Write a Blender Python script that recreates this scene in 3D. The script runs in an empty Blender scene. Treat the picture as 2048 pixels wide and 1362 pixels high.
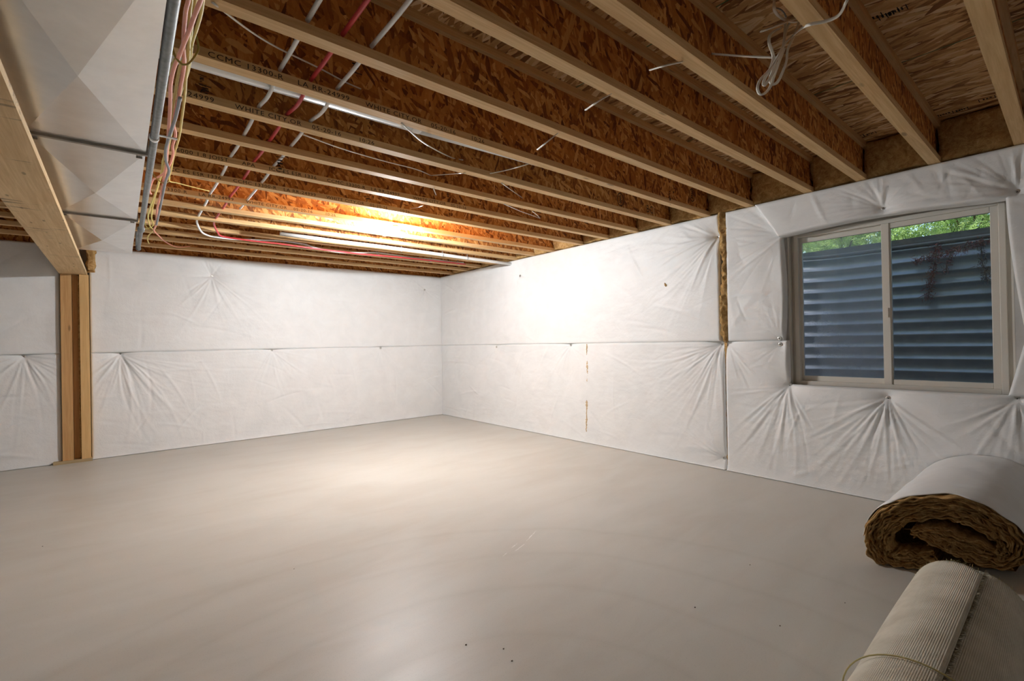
import bpy, bmesh, math, random
import numpy as np
from mathutils import Vector, Matrix, noise as mnoise

random.seed(7)
SC = bpy.context.scene
COL = SC.collection

# ------------------------------------------------------------------ camera
F_PX, YAW, PITCH, ROLL = 944.714, 0.694348, 0.0045576, -0.0191787
CAM = np.array([-4.38737, -7.2216, 1.24095])


def cam_axes():
    f = np.array([math.sin(YAW) * math.cos(PITCH), math.cos(YAW) * math.cos(PITCH), math.sin(PITCH)])
    r = np.array([math.cos(YAW), -math.sin(YAW), 0.0])
    u = np.cross(r, f)
    return (r * math.cos(ROLL) + u * math.sin(ROLL), -r * math.sin(ROLL) + u * math.cos(ROLL), f)


CR, CU, CF = cam_axes()
cd = bpy.data.cameras.new('camera')
cam = bpy.data.objects.new('camera', cd)
COL.objects.link(cam)
m = Matrix.Identity(4)
for i in range(3):
    m[i][0], m[i][1], m[i][2], m[i][3] = CR[i], CU[i], -CF[i], CAM[i]
cam.matrix_world = m
cd.sensor_width = 36.0
cd.sensor_fit = 'HORIZONTAL'
cd.lens = F_PX * 36.0 / 2048.0
cd.clip_start = 0.02
SC.camera = cam

# ------------------------------------------------------------------ world, exposure
SC.view_settings.view_transform = 'Standard'
SC.view_settings.look = 'None'
SC.view_settings.gamma = 1.0
SC.view_settings.use_curve_mapping = False
SC.view_settings.exposure = 0.64
LAMP_W = 128.0          # the ceiling fixture in view
LAMP_COL = (.935, .97, 1.0)
SKY_STRENGTH = 0.30

w = bpy.data.worlds.new('sky')
SC.world = w
w.use_nodes = True
nt = w.node_tree
bg = nt.nodes['Background']
sky = nt.nodes.new('ShaderNodeTexSky')
sky.sky_type = 'NISHITA'
sky.sun_disc = False
sky.sun_elevation = math.radians(48)
sky.sun_rotation = math.radians(200)
nt.links.new(sky.outputs[0], bg.inputs[0])
bg.inputs[1].default_value = SKY_STRENGTH
sun_d = bpy.data.lights.new('sun_offscreen', 'SUN')
sun_d.energy = 9.0
sun_d.color = (1.0, .93, .80)
sun_d.angle = math.radians(.6)
sun = bpy.data.objects.new('sun_offscreen', sun_d)
COL.objects.link(sun)
sun.rotation_euler = Vector((.62, -.35, -1.0)).to_track_quat('-Z', 'Y').to_euler()   # from over the house
SC.cycles.max_bounces = 8
SC.cycles.transparent_max_bounces = 6


def ray(q):
    return CF + CR * (q[0] - 1024) / F_PX - CU * (q[1] - 681) / F_PX


def on(q, ax, v):
    """world point where the pixel's ray meets the plane axis=ax, value v"""
    d = ray(q)
    t = (v - CAM[ax]) / d[ax]
    return CAM + t * d


def onplane(q, p0, n):
    d = ray(q)
    t = np.dot(np.array(p0) - CAM, n) / np.dot(d, n)
    return CAM + t * d


# ------------------------------------------------------------------ materials
class NB:
    def __init__(s, name):
        s.m = bpy.data.materials.new(name)
        s.m.use_nodes = True
        s.t = s.m.node_tree
        s.b = s.t.nodes['Principled BSDF']
        s.out = s.t.nodes['Material Output']

    def n(s, typ, **kw):
        x = s.t.nodes.new('ShaderNode' + typ)
        for k, v in kw.items():
            if k.startswith('i_'):
                x.inputs[k[2:].replace('_', ' ')].default_value = v
            else:
                setattr(x, k, v)
        return x

    def l(s, a, b):
        s.t.links.new(a, b)

    def coords(s, scale=(1, 1, 1), rot=(0, 0, 0), rnd=True):
        tc = s.n('TexCoord')
        src = tc.outputs['Object']
        if rnd:
            oi = s.n('ObjectInfo')
            mul = s.n('Math', operation='MULTIPLY')
            s.l(oi.outputs['Random'], mul.inputs[0])
            mul.inputs[1].default_value = 37.0
            add = s.n('VectorMath', operation='ADD')
            s.l(src, add.inputs[0])
            s.l(mul.outputs[0], add.inputs[1])
            src = add.outputs[0]
        mp = s.n('Mapping')
        mp.inputs['Scale'].default_value = scale
        mp.inputs['Rotation'].default_value = rot
        s.l(src, mp.inputs['Vector'])
        return mp.outputs[0]

    def noise(s, vec, scale, detail=3, rough=.55, dist=0.0):
        x = s.n('TexNoise')
        x.inputs['Scale'].default_value = scale
        x.inputs['Detail'].default_value = detail
        x.inputs['Roughness'].default_value = rough
        x.inputs['Distortion'].default_value = dist
        s.l(vec, x.inputs['Vector'])
        return x.outputs[0]

    def ramp(s, fac, stops, interp='LINEAR'):
        x = s.n('ValToRGB')
        cr = x.color_ramp
        cr.interpolation = interp
        while len(cr.elements) < len(stops):
            cr.elements.new(0.5)
        for e, (p, c) in zip(cr.elements, stops):
            e.position = p
            e.color = (*c, 1) if len(c) == 3 else c
        s.l(fac, x.inputs[0])
        return x.outputs[0]

    def mixc(s, fac, a, b, mode='MIX'):
        x = s.n('Mix', data_type='RGBA', blend_type=mode)
        for sock, v in ((x.inputs[0], fac), (x.inputs[6], a), (x.inputs[7], b)):
            if hasattr(v, 'is_linked'):
                s.l(v, sock)
            elif isinstance(v, (int, float)):
                sock.default_value = v
            else:
                sock.default_value = (*v, 1)
        return x.outputs[2]

    def math(s, op, a, b=0.0):
        x = s.n('Math', operation=op)
        for sock, v in ((x.inputs[0], a), (x.inputs[1], b)):
            if hasattr(v, 'is_linked'):
                s.l(v, sock)
            else:
                sock.default_value = v
        return x.outputs[0]

    def bump(s, h, strength, dist=.01):
        x = s.n('Bump')
        x.inputs['Strength'].default_value = strength
        x.inputs['Distance'].default_value = dist
        s.l(h, x.inputs['Height'])
        s.l(x.outputs[0], s.b.inputs['Normal'])

    def set(s, col=None, rough=None, metal=None, spec=None):
        if col is not None:
            if hasattr(col, 'is_linked'):
                s.l(col, s.b.inputs['Base Color'])
            else:
                s.b.inputs['Base Color'].default_value = (*col, 1)
        if rough is not None:
            if hasattr(rough, 'is_linked'):
                s.l(rough, s.b.inputs['Roughness'])
            else:
                s.b.inputs['Roughness'].default_value = rough
        if metal is not None:
            s.b.inputs['Metallic'].default_value = metal
        if spec is not None:
            s.b.inputs['Specular IOR Level'].default_value = spec
        return s.m


M = {}


def simple(name, col, rough=.5, metal=0, var=.0, scale=20):
    b = NB(name)
    if var:
        n = b.noise(b.coords(), scale, 4)
        c = b.ramp(n, [(.3, tuple(x * (1 - var) for x in col)), (.7, tuple(min(1, x * (1 + var)) for x in col))])
        M[name] = b.set(c, rough, metal)
    else:
        M[name] = b.set(col, rough, metal)
    return M[name]


def osb(name, stops, angs, size, plane='xz', grain=.35, rough=.75):
    """overlapping wood strands: stretched cells at several angles, the one with the highest random rank on top"""
    b = NB(name)
    cur = cp = None
    tc = b.coords()
    for k, a in enumerate(angs):
        mp = b.n('Mapping', vector_type='TEXTURE')
        b.l(tc, mp.inputs['Vector'])
        r = math.radians(a)
        mp.inputs['Rotation'].default_value = (0, r, 0) if plane == 'xz' else (0, 0, r)
        mp.inputs['Scale'].default_value = (size[0], .4, size[1]) if plane == 'xz' else (size[0], size[1], .4)
        mp.inputs['Location'].default_value = (k * .37, k * .13, k * .51)
        v = b.n('TexVoronoi')
        v.inputs['Scale'].default_value = 1.0
        v.inputs['Randomness'].default_value = 1.0
        b.l(mp.outputs[0], v.inputs['Vector'])
        sp = b.n('SeparateColor')
        b.l(v.outputs['Color'], sp.inputs[0])
        if cur is None:
            cur, cp = sp.outputs[0], sp.outputs[1]
        else:
            gt = b.math('GREATER_THAN', sp.outputs[0], cur)
            mx = b.n('Mix', data_type='FLOAT')
            b.l(gt, mx.inputs[0]); b.l(cp, mx.inputs[2]); b.l(sp.outputs[1], mx.inputs[3])
            cp = mx.outputs[0]
            cur = b.math('MAXIMUM', sp.outputs[0], cur)
    g = b.noise(b.coords((70, 70, 16) if plane == 'xz' else (70, 16, 70)), 1.0, 2, .7)
    f = b.math('ADD', b.math('MULTIPLY', cp, .72), b.math('MULTIPLY', g, .28))
    col = b.ramp(f, stops)
    b.bump(g, .3, .003)
    M[name] = b.set(col, rough, spec=.3)


osb('osb_web', [(0.16, (.17, .052, .012)), (.30, (.36, .125, .026)), (.5, (.52, .205, .046)), (.70, (.64, .285, .072)), (.86, (.78, .43, .15))],
    (80, 112, 50, 15), (.085, .022))
osb('osb_panel', [(0.18, (.22, .095, .03)), (.33, (.46, .235, .085)), (.52, (.62, .35, .145)), (.70, (.74, .47, .22)), (.86, (.85, .64, .38))],
    (84, 100, 66, 114), (.15, .026), plane='xy')


def lumber(name, c_lo, c_hi, axis='x', knots=True, rough=.62, knot_scale=1.0):
    b = NB(name)
    ax = {'x': 0, 'y': 1, 'z': 2}[axis]
    s = [38.0] * 3
    s[ax] = 1.6
    co = b.coords(tuple(s))
    n1 = b.noise(co, 1.0, 4, .6, 1.2)
    s2 = [160.0] * 3
    s2[ax] = 5
    n2 = b.noise(b.coords(tuple(s2)), 1.0, 2)
    f = b.math('ADD', b.math('MULTIPLY', n1, .75), b.math('MULTIPLY', n2, .25))
    col = b.ramp(f, [(.34, c_lo), (.5, tuple((x + y) / 2 for x, y in zip(c_lo, c_hi))), (.64, c_hi)])
    if knots:
        s3 = [9.0 * knot_scale] * 3
        s3[ax] = 2.6 * knot_scale
        v = b.n('TexVoronoi')
        v.inputs['Scale'].default_value = 1.0
        b.l(b.coords(tuple(s3)), v.inputs['Vector'])
        k = b.ramp(v.outputs['Distance'], [(.07, (1, 1, 1)), (.13, (0, 0, 0))])
        col = b.mixc(b.math('MULTIPLY', k, .75), col, tuple(x * .42 for x in c_lo))
    b.bump(f, .15, .002)
    M[name] = b.set(col, rough, spec=.3)


lumber('flange_face', (.60, .36, .155), (.78, .54, .27))
lumber('flange_edge', (.60, .36, .155), (.78, .54, .27), knots=False)
lumber('stud_red', (.50, .27, .105), (.64, .39, .175), 'z', knot_scale=1.0)
lumber('stud_pale', (.62, .37, .15), (.76, .50, .225), 'z', knot_scale=1.0)
lumber('lvl_pale', (.60, .40, .20), (.77, .57, .33), 'y', knot_scale=1.6)
_b = M['lvl_pale']
_nb = NB.__new__(NB); _nb.m = _b; _nb.t = _b.node_tree; _nb.b = _b.node_tree.nodes['Principled BSDF']
_src = _nb.b.inputs['Base Color'].links[0].from_socket
_n = _nb.noise(_nb.coords((5, 42, 42)), 1.0, 3, .6)
_n2 = _nb.noise(_nb.coords((1, 1, 1)), 3.0, 2)
_k = _nb.ramp(_nb.math('MULTIPLY', _n, _n2), [(.345, (0, 0, 0)), (.40, (1, 1, 1))])
_nb.l(_nb.mixc(_nb.math('MULTIPLY', _k, .7), _src, (.16, .11, .07)), _nb.b.inputs['Base Color'])
lumber('lvl_core', (.44, .27, .13), (.60, .40, .21), 'y', knots=False)
lumber('plate_wood', (.40, .29, .15), (.52, .39, .22), 'x', knots=False)

# blanket facing
b = NB('facing')
co = b.coords(rnd=True)
n1 = b.noise(co, 5.0, 3, .6, .6)
n2 = b.noise(co, 38.0, 2, .6, .8)
col = b.ramp(n1, [(.3, (.82, .82, .815)), (.7, (.87, .87, .865))])
b.bump(b.math('ADD', b.math('MULTIPLY', n1, .8), b.math('MULTIPLY', n2, .30)), .28, .02)
M['facing'] = b.set(col, .48, spec=.35)

# fibreglass
b = NB('fibreglass')
co = b.coords()
n1 = b.noise(co, 26.0, 5, .65, 1.0)
n2 = b.noise(b.coords((1, 1, 1)), 160.0, 3, .7, 2.0)
f = b.math('ADD', b.math('MULTIPLY', n1, .6), b.math('MULTIPLY', n2, .4))
col = b.ramp(f, [(.30, (.20, .10, .032)), (.45, (.47, .275, .10)), (.58, (.66, .43, .19)), (.72, (.84, .63, .36))])
b.bump(f, .8, .012)
M['fibreglass'] = b.set(col, .95, spec=.1)
# concrete floor
b = NB('concrete_floor')
co = b.coords(rnd=False)
n1 = b.noise(co, .55, 4, .55, .4)
n2 = b.noise(b.coords((1.0, 3.0, 1), (0, 0, .4), rnd=False), 1.3, 5, .6, .6)
n3 = b.noise(co, 190.0, 2)
f = b.math('ADD', b.math('MULTIPLY', n1, .5), b.math('MULTIPLY', n2, .5))
col = b.ramp(f, [(.34, (.50, .465, .41)), (.5, (.56, .535, .485)), (.66, (.60, .58, .535))])
pc = on((1090, 1640), 2, 0.0)
dist = b.n('VectorMath', operation='DISTANCE')
wob = b.n('VectorMath', operation='MULTIPLY_ADD')
wn = b.n('TexNoise', i_Scale=1.2, i_Detail=3.0)
b.l(co, wn.inputs['Vector'])
b.l(wn.outputs['Color'], wob.inputs[0]); wob.inputs[1].default_value = (.16, .16, .0); b.l(co, wob.inputs[2])
b.l(wob.outputs[0], dist.inputs[0]); dist.inputs[1].default_value = (pc[0] + .08, pc[1] + .08, 0)
ring = b.math('FRACT', b.math('MULTIPLY', dist.outputs['Value'], 2.6))
ringc = b.ramp(ring, [(0.0, (.935, .93, .92)), (.12, (1, 1, 1)), (.9, (1, 1, 1)), (1.0, (.96, .96, .95))])
near = b.ramp(dist.outputs['Value'], [(.0, (1, 1, 1)), (.42, (1, 1, 1)), (.9, (0, 0, 0))])
nf = b.n('Mix', data_type='RGBA')
col2 = b.mixc(1.0, col, ringc, 'MULTIPLY')
col = b.mixc(b.math('MULTIPLY', b.math('LESS_THAN', dist.outputs['Value'], 2.05), .8), col, col2)
sp = b.ramp(n3, [(.30, (.90, .90, .90)), (.42, (1, 1, 1))])
col = b.mixc(1.0, col, sp, 'MULTIPLY')
rr = b.ramp(f, [(.3, (.36,) * 3), (.7, (.52,) * 3)])
b.bump(b.math('ADD', b.math('MULTIPLY', n3, .5), n2), .10, .004)
M['concrete_floor'] = b.set(col, rr, spec=.45)

simple('concrete', (.50, .49, .47), .85, 0, .14, 6)
simple('white_wall', (.74, .74, .73), .7, 0, .03, 3)
# galvanised duct sheet
b = NB('galvanised')
co = b.coords()
n = b.noise(co, 6, 5, .65)
n2 = b.noise(b.coords((8, 1.2, 8)), 5.0, 4, .6)
c = b.ramp(n, [(.3, (.70, .70, .69)), (.7, (.80, .80, .79))])
M['galvanised'] = b.set(c, b.ramp(n, [(.3, (.28,) * 3), (.7, (.31,) * 3)]), .9)
simple('cleat_metal', (.30, .28, .25), .5, .7, .1, 20)
simple('white_duct', (.86, .86, .85), .32, .0, .02, 8)
simple('foil_tape', (.55, .56, .57), .4, .7)
simple('iron_pipe', (.20, .21, .21), .5, .35, .25, 40)
simple('pex_white', (.84, .84, .82), .35)
simple('pex_red', (.60, .055, .06), .38)
simple('pvc', (.82, .82, .80), .35)
simple('cable_pink', (.86, .36, .25), .5, 0, .06, 30)
simple('cable_yellow', (.70, .56, .16), .5, 0, .08, 30)
simple('cable_grey', (.26, .26, .27), .5)
simple('cable_white', (.80, .76, .68), .45)
simple('strap_olive', (.42, .32, .06), .5)
simple('ink', (.025, .018, .012), .9)
simple('ink_green', (.03, .14, .06), .9)
simple('vinyl', (.70, .665, .60), .4)
simple('washer_metal', (.62, .61, .58), .35, .9)
simple('pin_dark', (.12, .11, .10), .4, .7)
simple('well_rim', (.09, .085, .08), .7, 0, .2, 20)
simple('soil', (.06, .05, .035), .95, 0, .3, 15)
simple('gravel', (.22, .21, .20), .95, 0, .4, 60)
simple('bark', (.10, .065, .04), .9, 0, .2, 20)
simple('dead_leaf', (.16, .035, .022), .8, 0, .35, 30)
simple('dead_leaf_dark', (.055, .028, .022), .8, 0, .3, 30)
simple('porcelain', (.85, .85, .83), .25)
simple('scratch', (.80, .79, .76), .6)
simple('stain', (.50, .41, .33), .55)
simple('debris', (.16, .11, .08), .8)
b = NB('well_steel')
n = b.noise(b.coords(rnd=False), 5, 5, .65)
M['well_steel'] = b.set(b.ramp(n, [(.3, (.24, .26, .28)), (.7, (.36, .38, .40))]), .38, .7)


def leaf_mat(name, c1, c2):
    b = NB(name)
    n = b.noise(b.coords(rnd=False), 7.0, 4, .7)
    c = b.ramp(n, [(.35, c1), (.65, c2)])
    b.set(c, .5)
    tr = b.n('BsdfTranslucent')
    b.l(c, tr.inputs[0])
    mx = b.n('MixShader')
    mx.inputs[0].default_value = .45
    b.l(b.b.outputs[0], mx.inputs[1]); b.l(tr.outputs[0], mx.inputs[2])
    b.l(mx.outputs[0], b.out.inputs[0])
    M[name] = b.m


leaf_mat('leaf_green', (.20, .36, .09), (.52, .66, .27))
leaf_mat('leaf_sun_tint', (.34, .42, .11), (.64, .64, .27))  # lighter, yellower leaves: a sunlit tone put into the colour


def glass_mat(name, dust, tint):
    b = NB(name)
    tr = b.n('BsdfTransparent')
    tr.inputs[0].default_value = (*tint, 1)
    gl = b.n('BsdfGlossy')
    gl.inputs['Roughness'].default_value = .02
    fr = b.n('Fresnel')
    fr.inputs[0].default_value = 1.45
    m1 = b.n('MixShader')
    b.l(fr.outputs[0], m1.inputs[0]); b.l(tr.outputs[0], m1.inputs[1]); b.l(gl.outputs[0], m1.inputs[2])
    src = m1.outputs[0]
    if dust:
        df = b.n('BsdfTranslucent')
        df.inputs[0].default_value = (.72, .80, .92, 1)
        n1 = b.noise(b.coords((1, 1, .5), rnd=False), 3.0, 6, .7)
        n2 = b.noise(b.coords(rnd=False), 220.0, 2, .7)
        f = b.ramp(b.math('ADD', b.math('MULTIPLY', n1, .6), b.math('MULTIPLY', n2, .4)),
                   [(.32, (dust * .35,) * 3), (.62, (dust,) * 3)])
        d2 = b.n('BsdfDiffuse')
        d2.inputs[0].default_value = (.72, .80, .92, 1)
        m3 = b.n('MixShader')
        m3.inputs[0].default_value = .4
        b.l(df.outputs[0], m3.inputs[1]); b.l(d2.outputs[0], m3.inputs[2])
        m2 = b.n('MixShader')
        b.l(f, m2.inputs[0]); b.l(src, m2.inputs[1]); b.l(m3.outputs[0], m2.inputs[2])
        src = m2.outputs[0]
    b.l(src, b.out.inputs[0])
    M[name] = b.m


glass_mat('glass_dusty', .30, (.92, .95, .97))
glass_mat('glass_clear', .05, (.86, .91, .92))


def emit(name, col, strength):
    b = NB(name)
    b.b.inputs['Base Color'].default_value = (1, 1, 1, 1)
    b.b.inputs['Emission Color'].default_value = (*col, 1)
    b.b.inputs['Emission Strength'].default_value = strength
    M[name] = b.m


# carpet backing: woven
b = NB('carpet_back')
tc = b.coords((1, 1, 1), rnd=False)
uvn = b.n('UVMap')
wv = []
for ax, sc_ in ((0, 150.0), (1, 190.0)):
    sx = b.n('SeparateXYZ')
    b.l(uvn.outputs[0], sx.inputs[0])
    wv.append(b.math('SINE', b.math('MULTIPLY', sx.outputs[ax], sc_ * 6.283)))
weave = b.math('MULTIPLY', b.math('ADD', wv[0], wv[1]), .25)
n = b.noise(tc, 9, 4, .6)
col = b.ramp(b.math('ADD', b.math('MULTIPLY', weave, .35), n), [(.25, (.50, .455, .365)), (.55, (.64, .595, .495)), (.8, (.72, .68, .58))])
b.bump(weave, .5, .003)
M['carpet_back'] = b.set(col, .9, spec=.15)
simple('carpet_pile', (.30, .26, .18), .95, 0, .4, 120)
simple('tear_tan', (.60, .44, .26), .95, 0, .25, 60)
simple('twine', (.52, .44, .20), .8)
simple('paper_inner', (.80, .73, .63), .6, 0, .05, 10)


# ------------------------------------------------------------------ object helpers
def link(o, parent=None):
    COL.objects.link(o)
    if parent is not None:
        o.parent = parent
    return o


def tag(o, label=None, cat=None, group=None, kind=None):
    if label: o['label'] = label
    if cat: o['category'] = cat
    if group: o['group'] = group
    if kind: o['kind'] = kind
    return o


def empty(name, loc=(0, 0, 0), rot=(0, 0, 0)):
    o = bpy.data.objects.new(name, None)
    o.location = loc
    o.rotation_euler = rot
    o.empty_display_size = .1
    return link(o)


def mesh_obj(name, mesh, parent=None, loc=None, rot=None):
    o = bpy.data.objects.new(name, mesh)
    if loc is not None: o.location = loc
    if rot is not None: o.rotation_euler = rot
    return link(o, parent)


class MB:
    """collects shapes into one mesh"""
    def __init__(s):
        s.v, s.f, s.mi, s.sm = [], [], [], []

    def add(s, v, f, mi=0, smooth=False):
        o = len(s.v)
        s.v += [tuple(x) for x in v]
        s.f += [tuple(i + o for i in q) for q in f]
        s.mi += [mi] * len(f)
        s.sm += [smooth] * len(f)
        return s

    def box(s, a, b_, mi=0, mis=None):
        (x0, y0, z0), (x1, y1, z1) = a, b_
        v = [(x0, y0, z0), (x1, y0, z0), (x1, y1, z0), (x0, y1, z0), (x0, y0, z1), (x1, y0, z1), (x1, y1, z1), (x0, y1, z1)]
        f = [(3, 2, 1, 0), (4, 5, 6, 7), (0, 1, 5, 4), (1, 2, 6, 5), (2, 3, 7, 6), (3, 0, 4, 7)]
        s.add(v, f, mi)
        if mis:
            for k, mm in enumerate(mis): s.mi[len(s.mi) - 6 + k] = mm
        return s

    def tube(s, pts, r, n=8, caps=True, mi=0, flat=1.0):
        pts = [np.array(p, float) for p in pts]
        rs = r if isinstance(r, (list, tuple, np.ndarray)) else [r] * len(pts)
        v, f = [], []
        up = None
        for i, p in enumerate(pts):
            t = pts[min(i + 1, len(pts) - 1)] - pts[max(i - 1, 0)]
            L = np.linalg.norm(t)
            t = t / L if L > 1e-9 else np.array([0, 0, 1.0])
            if up is None:
                a = np.array([0, 0, 1.0]) if abs(t[2]) < .9 else np.array([1.0, 0, 0])
            else:
                a = up
            x = np.cross(a, t); x /= np.linalg.norm(x)
            y = np.cross(t, x)
            up = y
            for k in range(n):
                th = 2 * math.pi * k / n
                v.append(p + rs[i] * (math.cos(th) * x + flat * math.sin(th) * y))
        for i in range(len(pts) - 1):
            for k in range(n):
                k2 = (k + 1) % n
                f.append((i * n + k, i * n + k2, (i + 1) * n + k2, (i + 1) * n + k))
        if caps:
            f.append(tuple(reversed(range(n))))
            f.append(tuple((len(pts) - 1) * n + k for k in range(n)))
        return s.add(v, f, mi, True)

    def lathe(s, prof, n=16, origin=(0, 0, 0), axis='z', mi=0, smooth=True):
        v, f = [], []
        o = np.array(origin, float)
        for r, h in prof:
            for k in range(n):
                th = 2 * math.pi * k / n
                c, s_ = r * math.cos(th), r * math.sin(th)
                p = {'z': (c, s_, h), 'x': (h, c, s_), 'y': (s_, h, c)}[axis]
                v.append(o + np.array(p))
        for i in range(len(prof) - 1):
            for k in range(n):
                k2 = (k + 1) % n
                f.append((i * n + k, i * n + k2, (i + 1) * n + k2, (i + 1) * n + k))
        f.append(tuple(reversed(range(n))))
        f.append(tuple((len(prof) - 1) * n + k for k in range(n)))
        return s.add(v, f, mi, smooth)

    def mesh(s, name, mats):
        me = bpy.data.meshes.new(name)
        me.from_pydata([tuple(map(float, p)) for p in s.v], [], s.f)
        for mm in (mats if isinstance(mats, (list, tuple)) else [mats]):
            me.materials.append(M[mm])
        me.polygons.foreach_set('material_index', s.mi)
        me.polygons.foreach_set('use_smooth', s.sm)
        me.update()
        return me

    def obj(s, name, mats, parent=None, **kw):
        return mesh_obj(name, s.mesh(name, mats), parent, **kw)


def smooth_pts(pts, n=6):
    """Catmull-Rom"""
    P = [np.array(p, float) for p in pts]
    if len(P) < 3: return P
    P = [2 * P[0] - P[1]] + P + [2 * P[-1] - P[-2]]
    out = []
    for i in range(1, len(P) - 2):
        for k in range(n):
            t = k / n
            a, b_, c, d = P[i - 1], P[i], P[i + 1], P[i + 2]
            out.append(.5 * ((2 * b_) + (-a + c) * t + (2 * a - 5 * b_ + 4 * c - d) * t * t + (-a + 3 * b_ - 3 * c + d) * t ** 3))
    out.append(P[-2])
    return out


def np_mesh(name, V, Fq, mats, smooth=True, flip=False):
    Fq = np.asarray(Fq, dtype=np.int32)
    if flip: Fq = Fq[:, ::-1]
    me = bpy.data.meshes.new(name)
    me.vertices.add(len(V))
    me.vertices.foreach_set('co', np.asarray(V, dtype=np.float32).ravel())
    k = Fq.shape[1]
    me.loops.add(Fq.size)
    me.loops.foreach_set('vertex_index', Fq.ravel())
    me.polygons.add(len(Fq))
    me.polygons.foreach_set('loop_start', np.arange(0, Fq.size, k, dtype=np.int32))
    me.polygons.foreach_set('use_smooth', np.full(len(Fq), smooth))
    me.update(calc_edges=True)
    me.validate()
    for mm in (mats if isinstance(mats, (list, tuple)) else [mats]):
        me.materials.append(M[mm])
    return me


def fbm(x, y, seed, octs=4, f0=1.0):
    """cheap smooth pseudo-noise on numpy arrays, about -1..1"""
    rs = np.random.RandomState(seed)
    out = np.zeros_like(x)
    amp, f = 1.0, f0
    tot = 0
    for o in range(octs):
        acc = np.zeros_like(x)
        for k in range(4):
            a = rs.uniform(0, math.pi)
            ph = rs.uniform(0, 6.28)
            ff = f * rs.uniform(.7, 1.4)
            acc += np.sin((x * math.cos(a) + y * math.sin(a)) * ff * 6.283 + ph + 1.3 * np.sin((x * math.sin(a) - y * math.cos(a)) * ff * 3.7 + ph * 2))
        out += amp * acc / 4
        tot += amp
        amp *= .5
        f *= 2.1
    return out / tot * 1.6


def lumpy_box(name, a, b_, res, amp, mat, seed=0, parent=None, freq=9.0):
    """a soft irregular block between corners a and b_"""
    bm = bmesh.new()
    bmesh.ops.create_cube(bm, size=1.0)
    a, b_ = np.array(a, float), np.array(b_, float)
    d = b_ - a
    for v in bm.verts:
        v.co = Vector([a[i] + (v.co[i] + .5) * d[i] for i in range(3)])
    for axis in range(3):
        cuts = max(0, int(d[axis] / res) - 1)
        if cuts:
            es = [e for e in bm.edges if abs((e.verts[0].co - e.verts[1].co)[axis]) > 1e-4 and
                  all(abs((e.verts[0].co - e.verts[1].co)[k]) < 1e-4 for k in range(3) if k != axis)]
            bmesh.ops.subdivide_edges(bm, edges=es, cuts=cuts, use_grid_fill=True)
    c = Vector((a + b_) / 2)
    off = Vector((seed * 3.1, seed * 1.7, seed * 2.3))
    bm.normal_update()
    for v in bm.verts:
        n = v.normal.copy()
        k = mnoise.fractal(v.co * freq + off, .8, 2.2, 4)
        v.co += n * amp * k
    me = bpy.data.meshes.new(name)
    bm.to_mesh(me)
    bm.free()
    me.materials.append(M[mat])
    for p in me.polygons: p.use_smooth = True
    return mesh_obj(name, me, parent)


# ------------------------------------------------------------------ constants of the room
ZJ = 2.429          # underside of the joists
ZC = 2.722          # underside of the subfloor
WALL = .09          # inner face of the concrete, right wall (x) and back wall (y)
XL, YF = -7.6, -9.4 # far-left and behind-camera limits

# ------------------------------------------------------------------ structure
MB().box((XL - .2, YF - .2, -.15), (WALL + .2, WALL + .2, 0)).obj('floor', 'concrete_floor')
tag(bpy.data.objects['floor'], kind='structure')
FLOOR = bpy.data.objects['floor']

WX = .13   # window frame face
w_tl, w_br = on((1586, 470), 0, WX), on((2019, 788), 0, WX)
w_tr, w_bl = on((2019, 395), 0, WX), on((1586, 770), 0, WX)
WY0, WY1 = w_br[1], w_tl[1]          # right (nearer) and left (farther) frame edges
WZ0, WZ1 = (w_br[2] + w_bl[2]) / 2, (w_tl[2] + w_tr[2]) / 2
OY0, OY1, OZ0, OZ1 = WY0 - .035, WY1 + .035, WZ0 - .02, WZ1 + .02
mb = MB()
T = .22
mb.box((WALL, YF, 0), (WALL + T, OY0, ZJ - .004)).box((WALL, OY1, 0), (WALL + T, WALL + T, ZJ - .004))
mb.box((WALL, OY0, 0), (WALL + T, OY1, OZ0)).box((WALL, OY0, OZ1), (WALL + T, OY1, ZJ - .004))
tag(mb.obj('wall_right', 'concrete'), kind='structure')
tag(MB().box((XL, WALL, 0), (WALL, WALL + T, ZJ - .004)).obj('wall_back', 'concrete'), kind='structure')
tag(MB().box((XL - .2, YF, 0), (XL, WALL + T, ZC)).obj('wall_left', 'white_wall'), kind='structure')
tag(MB().box((XL - .2, YF - .2, 0), (WALL + T, YF, ZC)).obj('wall_front', 'white_wall'), kind='structure')
# rim boards on top of the foundation walls
tag(MB().box((WALL + .165, YF, ZJ), (WALL + .205, WALL + .205, ZC)).obj('trim_1', 'flange_edge'), kind='structure')
tag(MB().box((XL, WALL + .0, ZJ), (WALL + .165, WALL + .04, ZC)).obj('trim_2', 'osb_web'), kind='structure')

tag(MB().box((WALL, YF - 4, ZC + .052), (WALL + T, WALL + 4, ZC + 1.25)).obj('wall_sunshade', 'white_wall'), kind='structure')  # unseen house wall, added and sized to keep sun off the well
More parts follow.
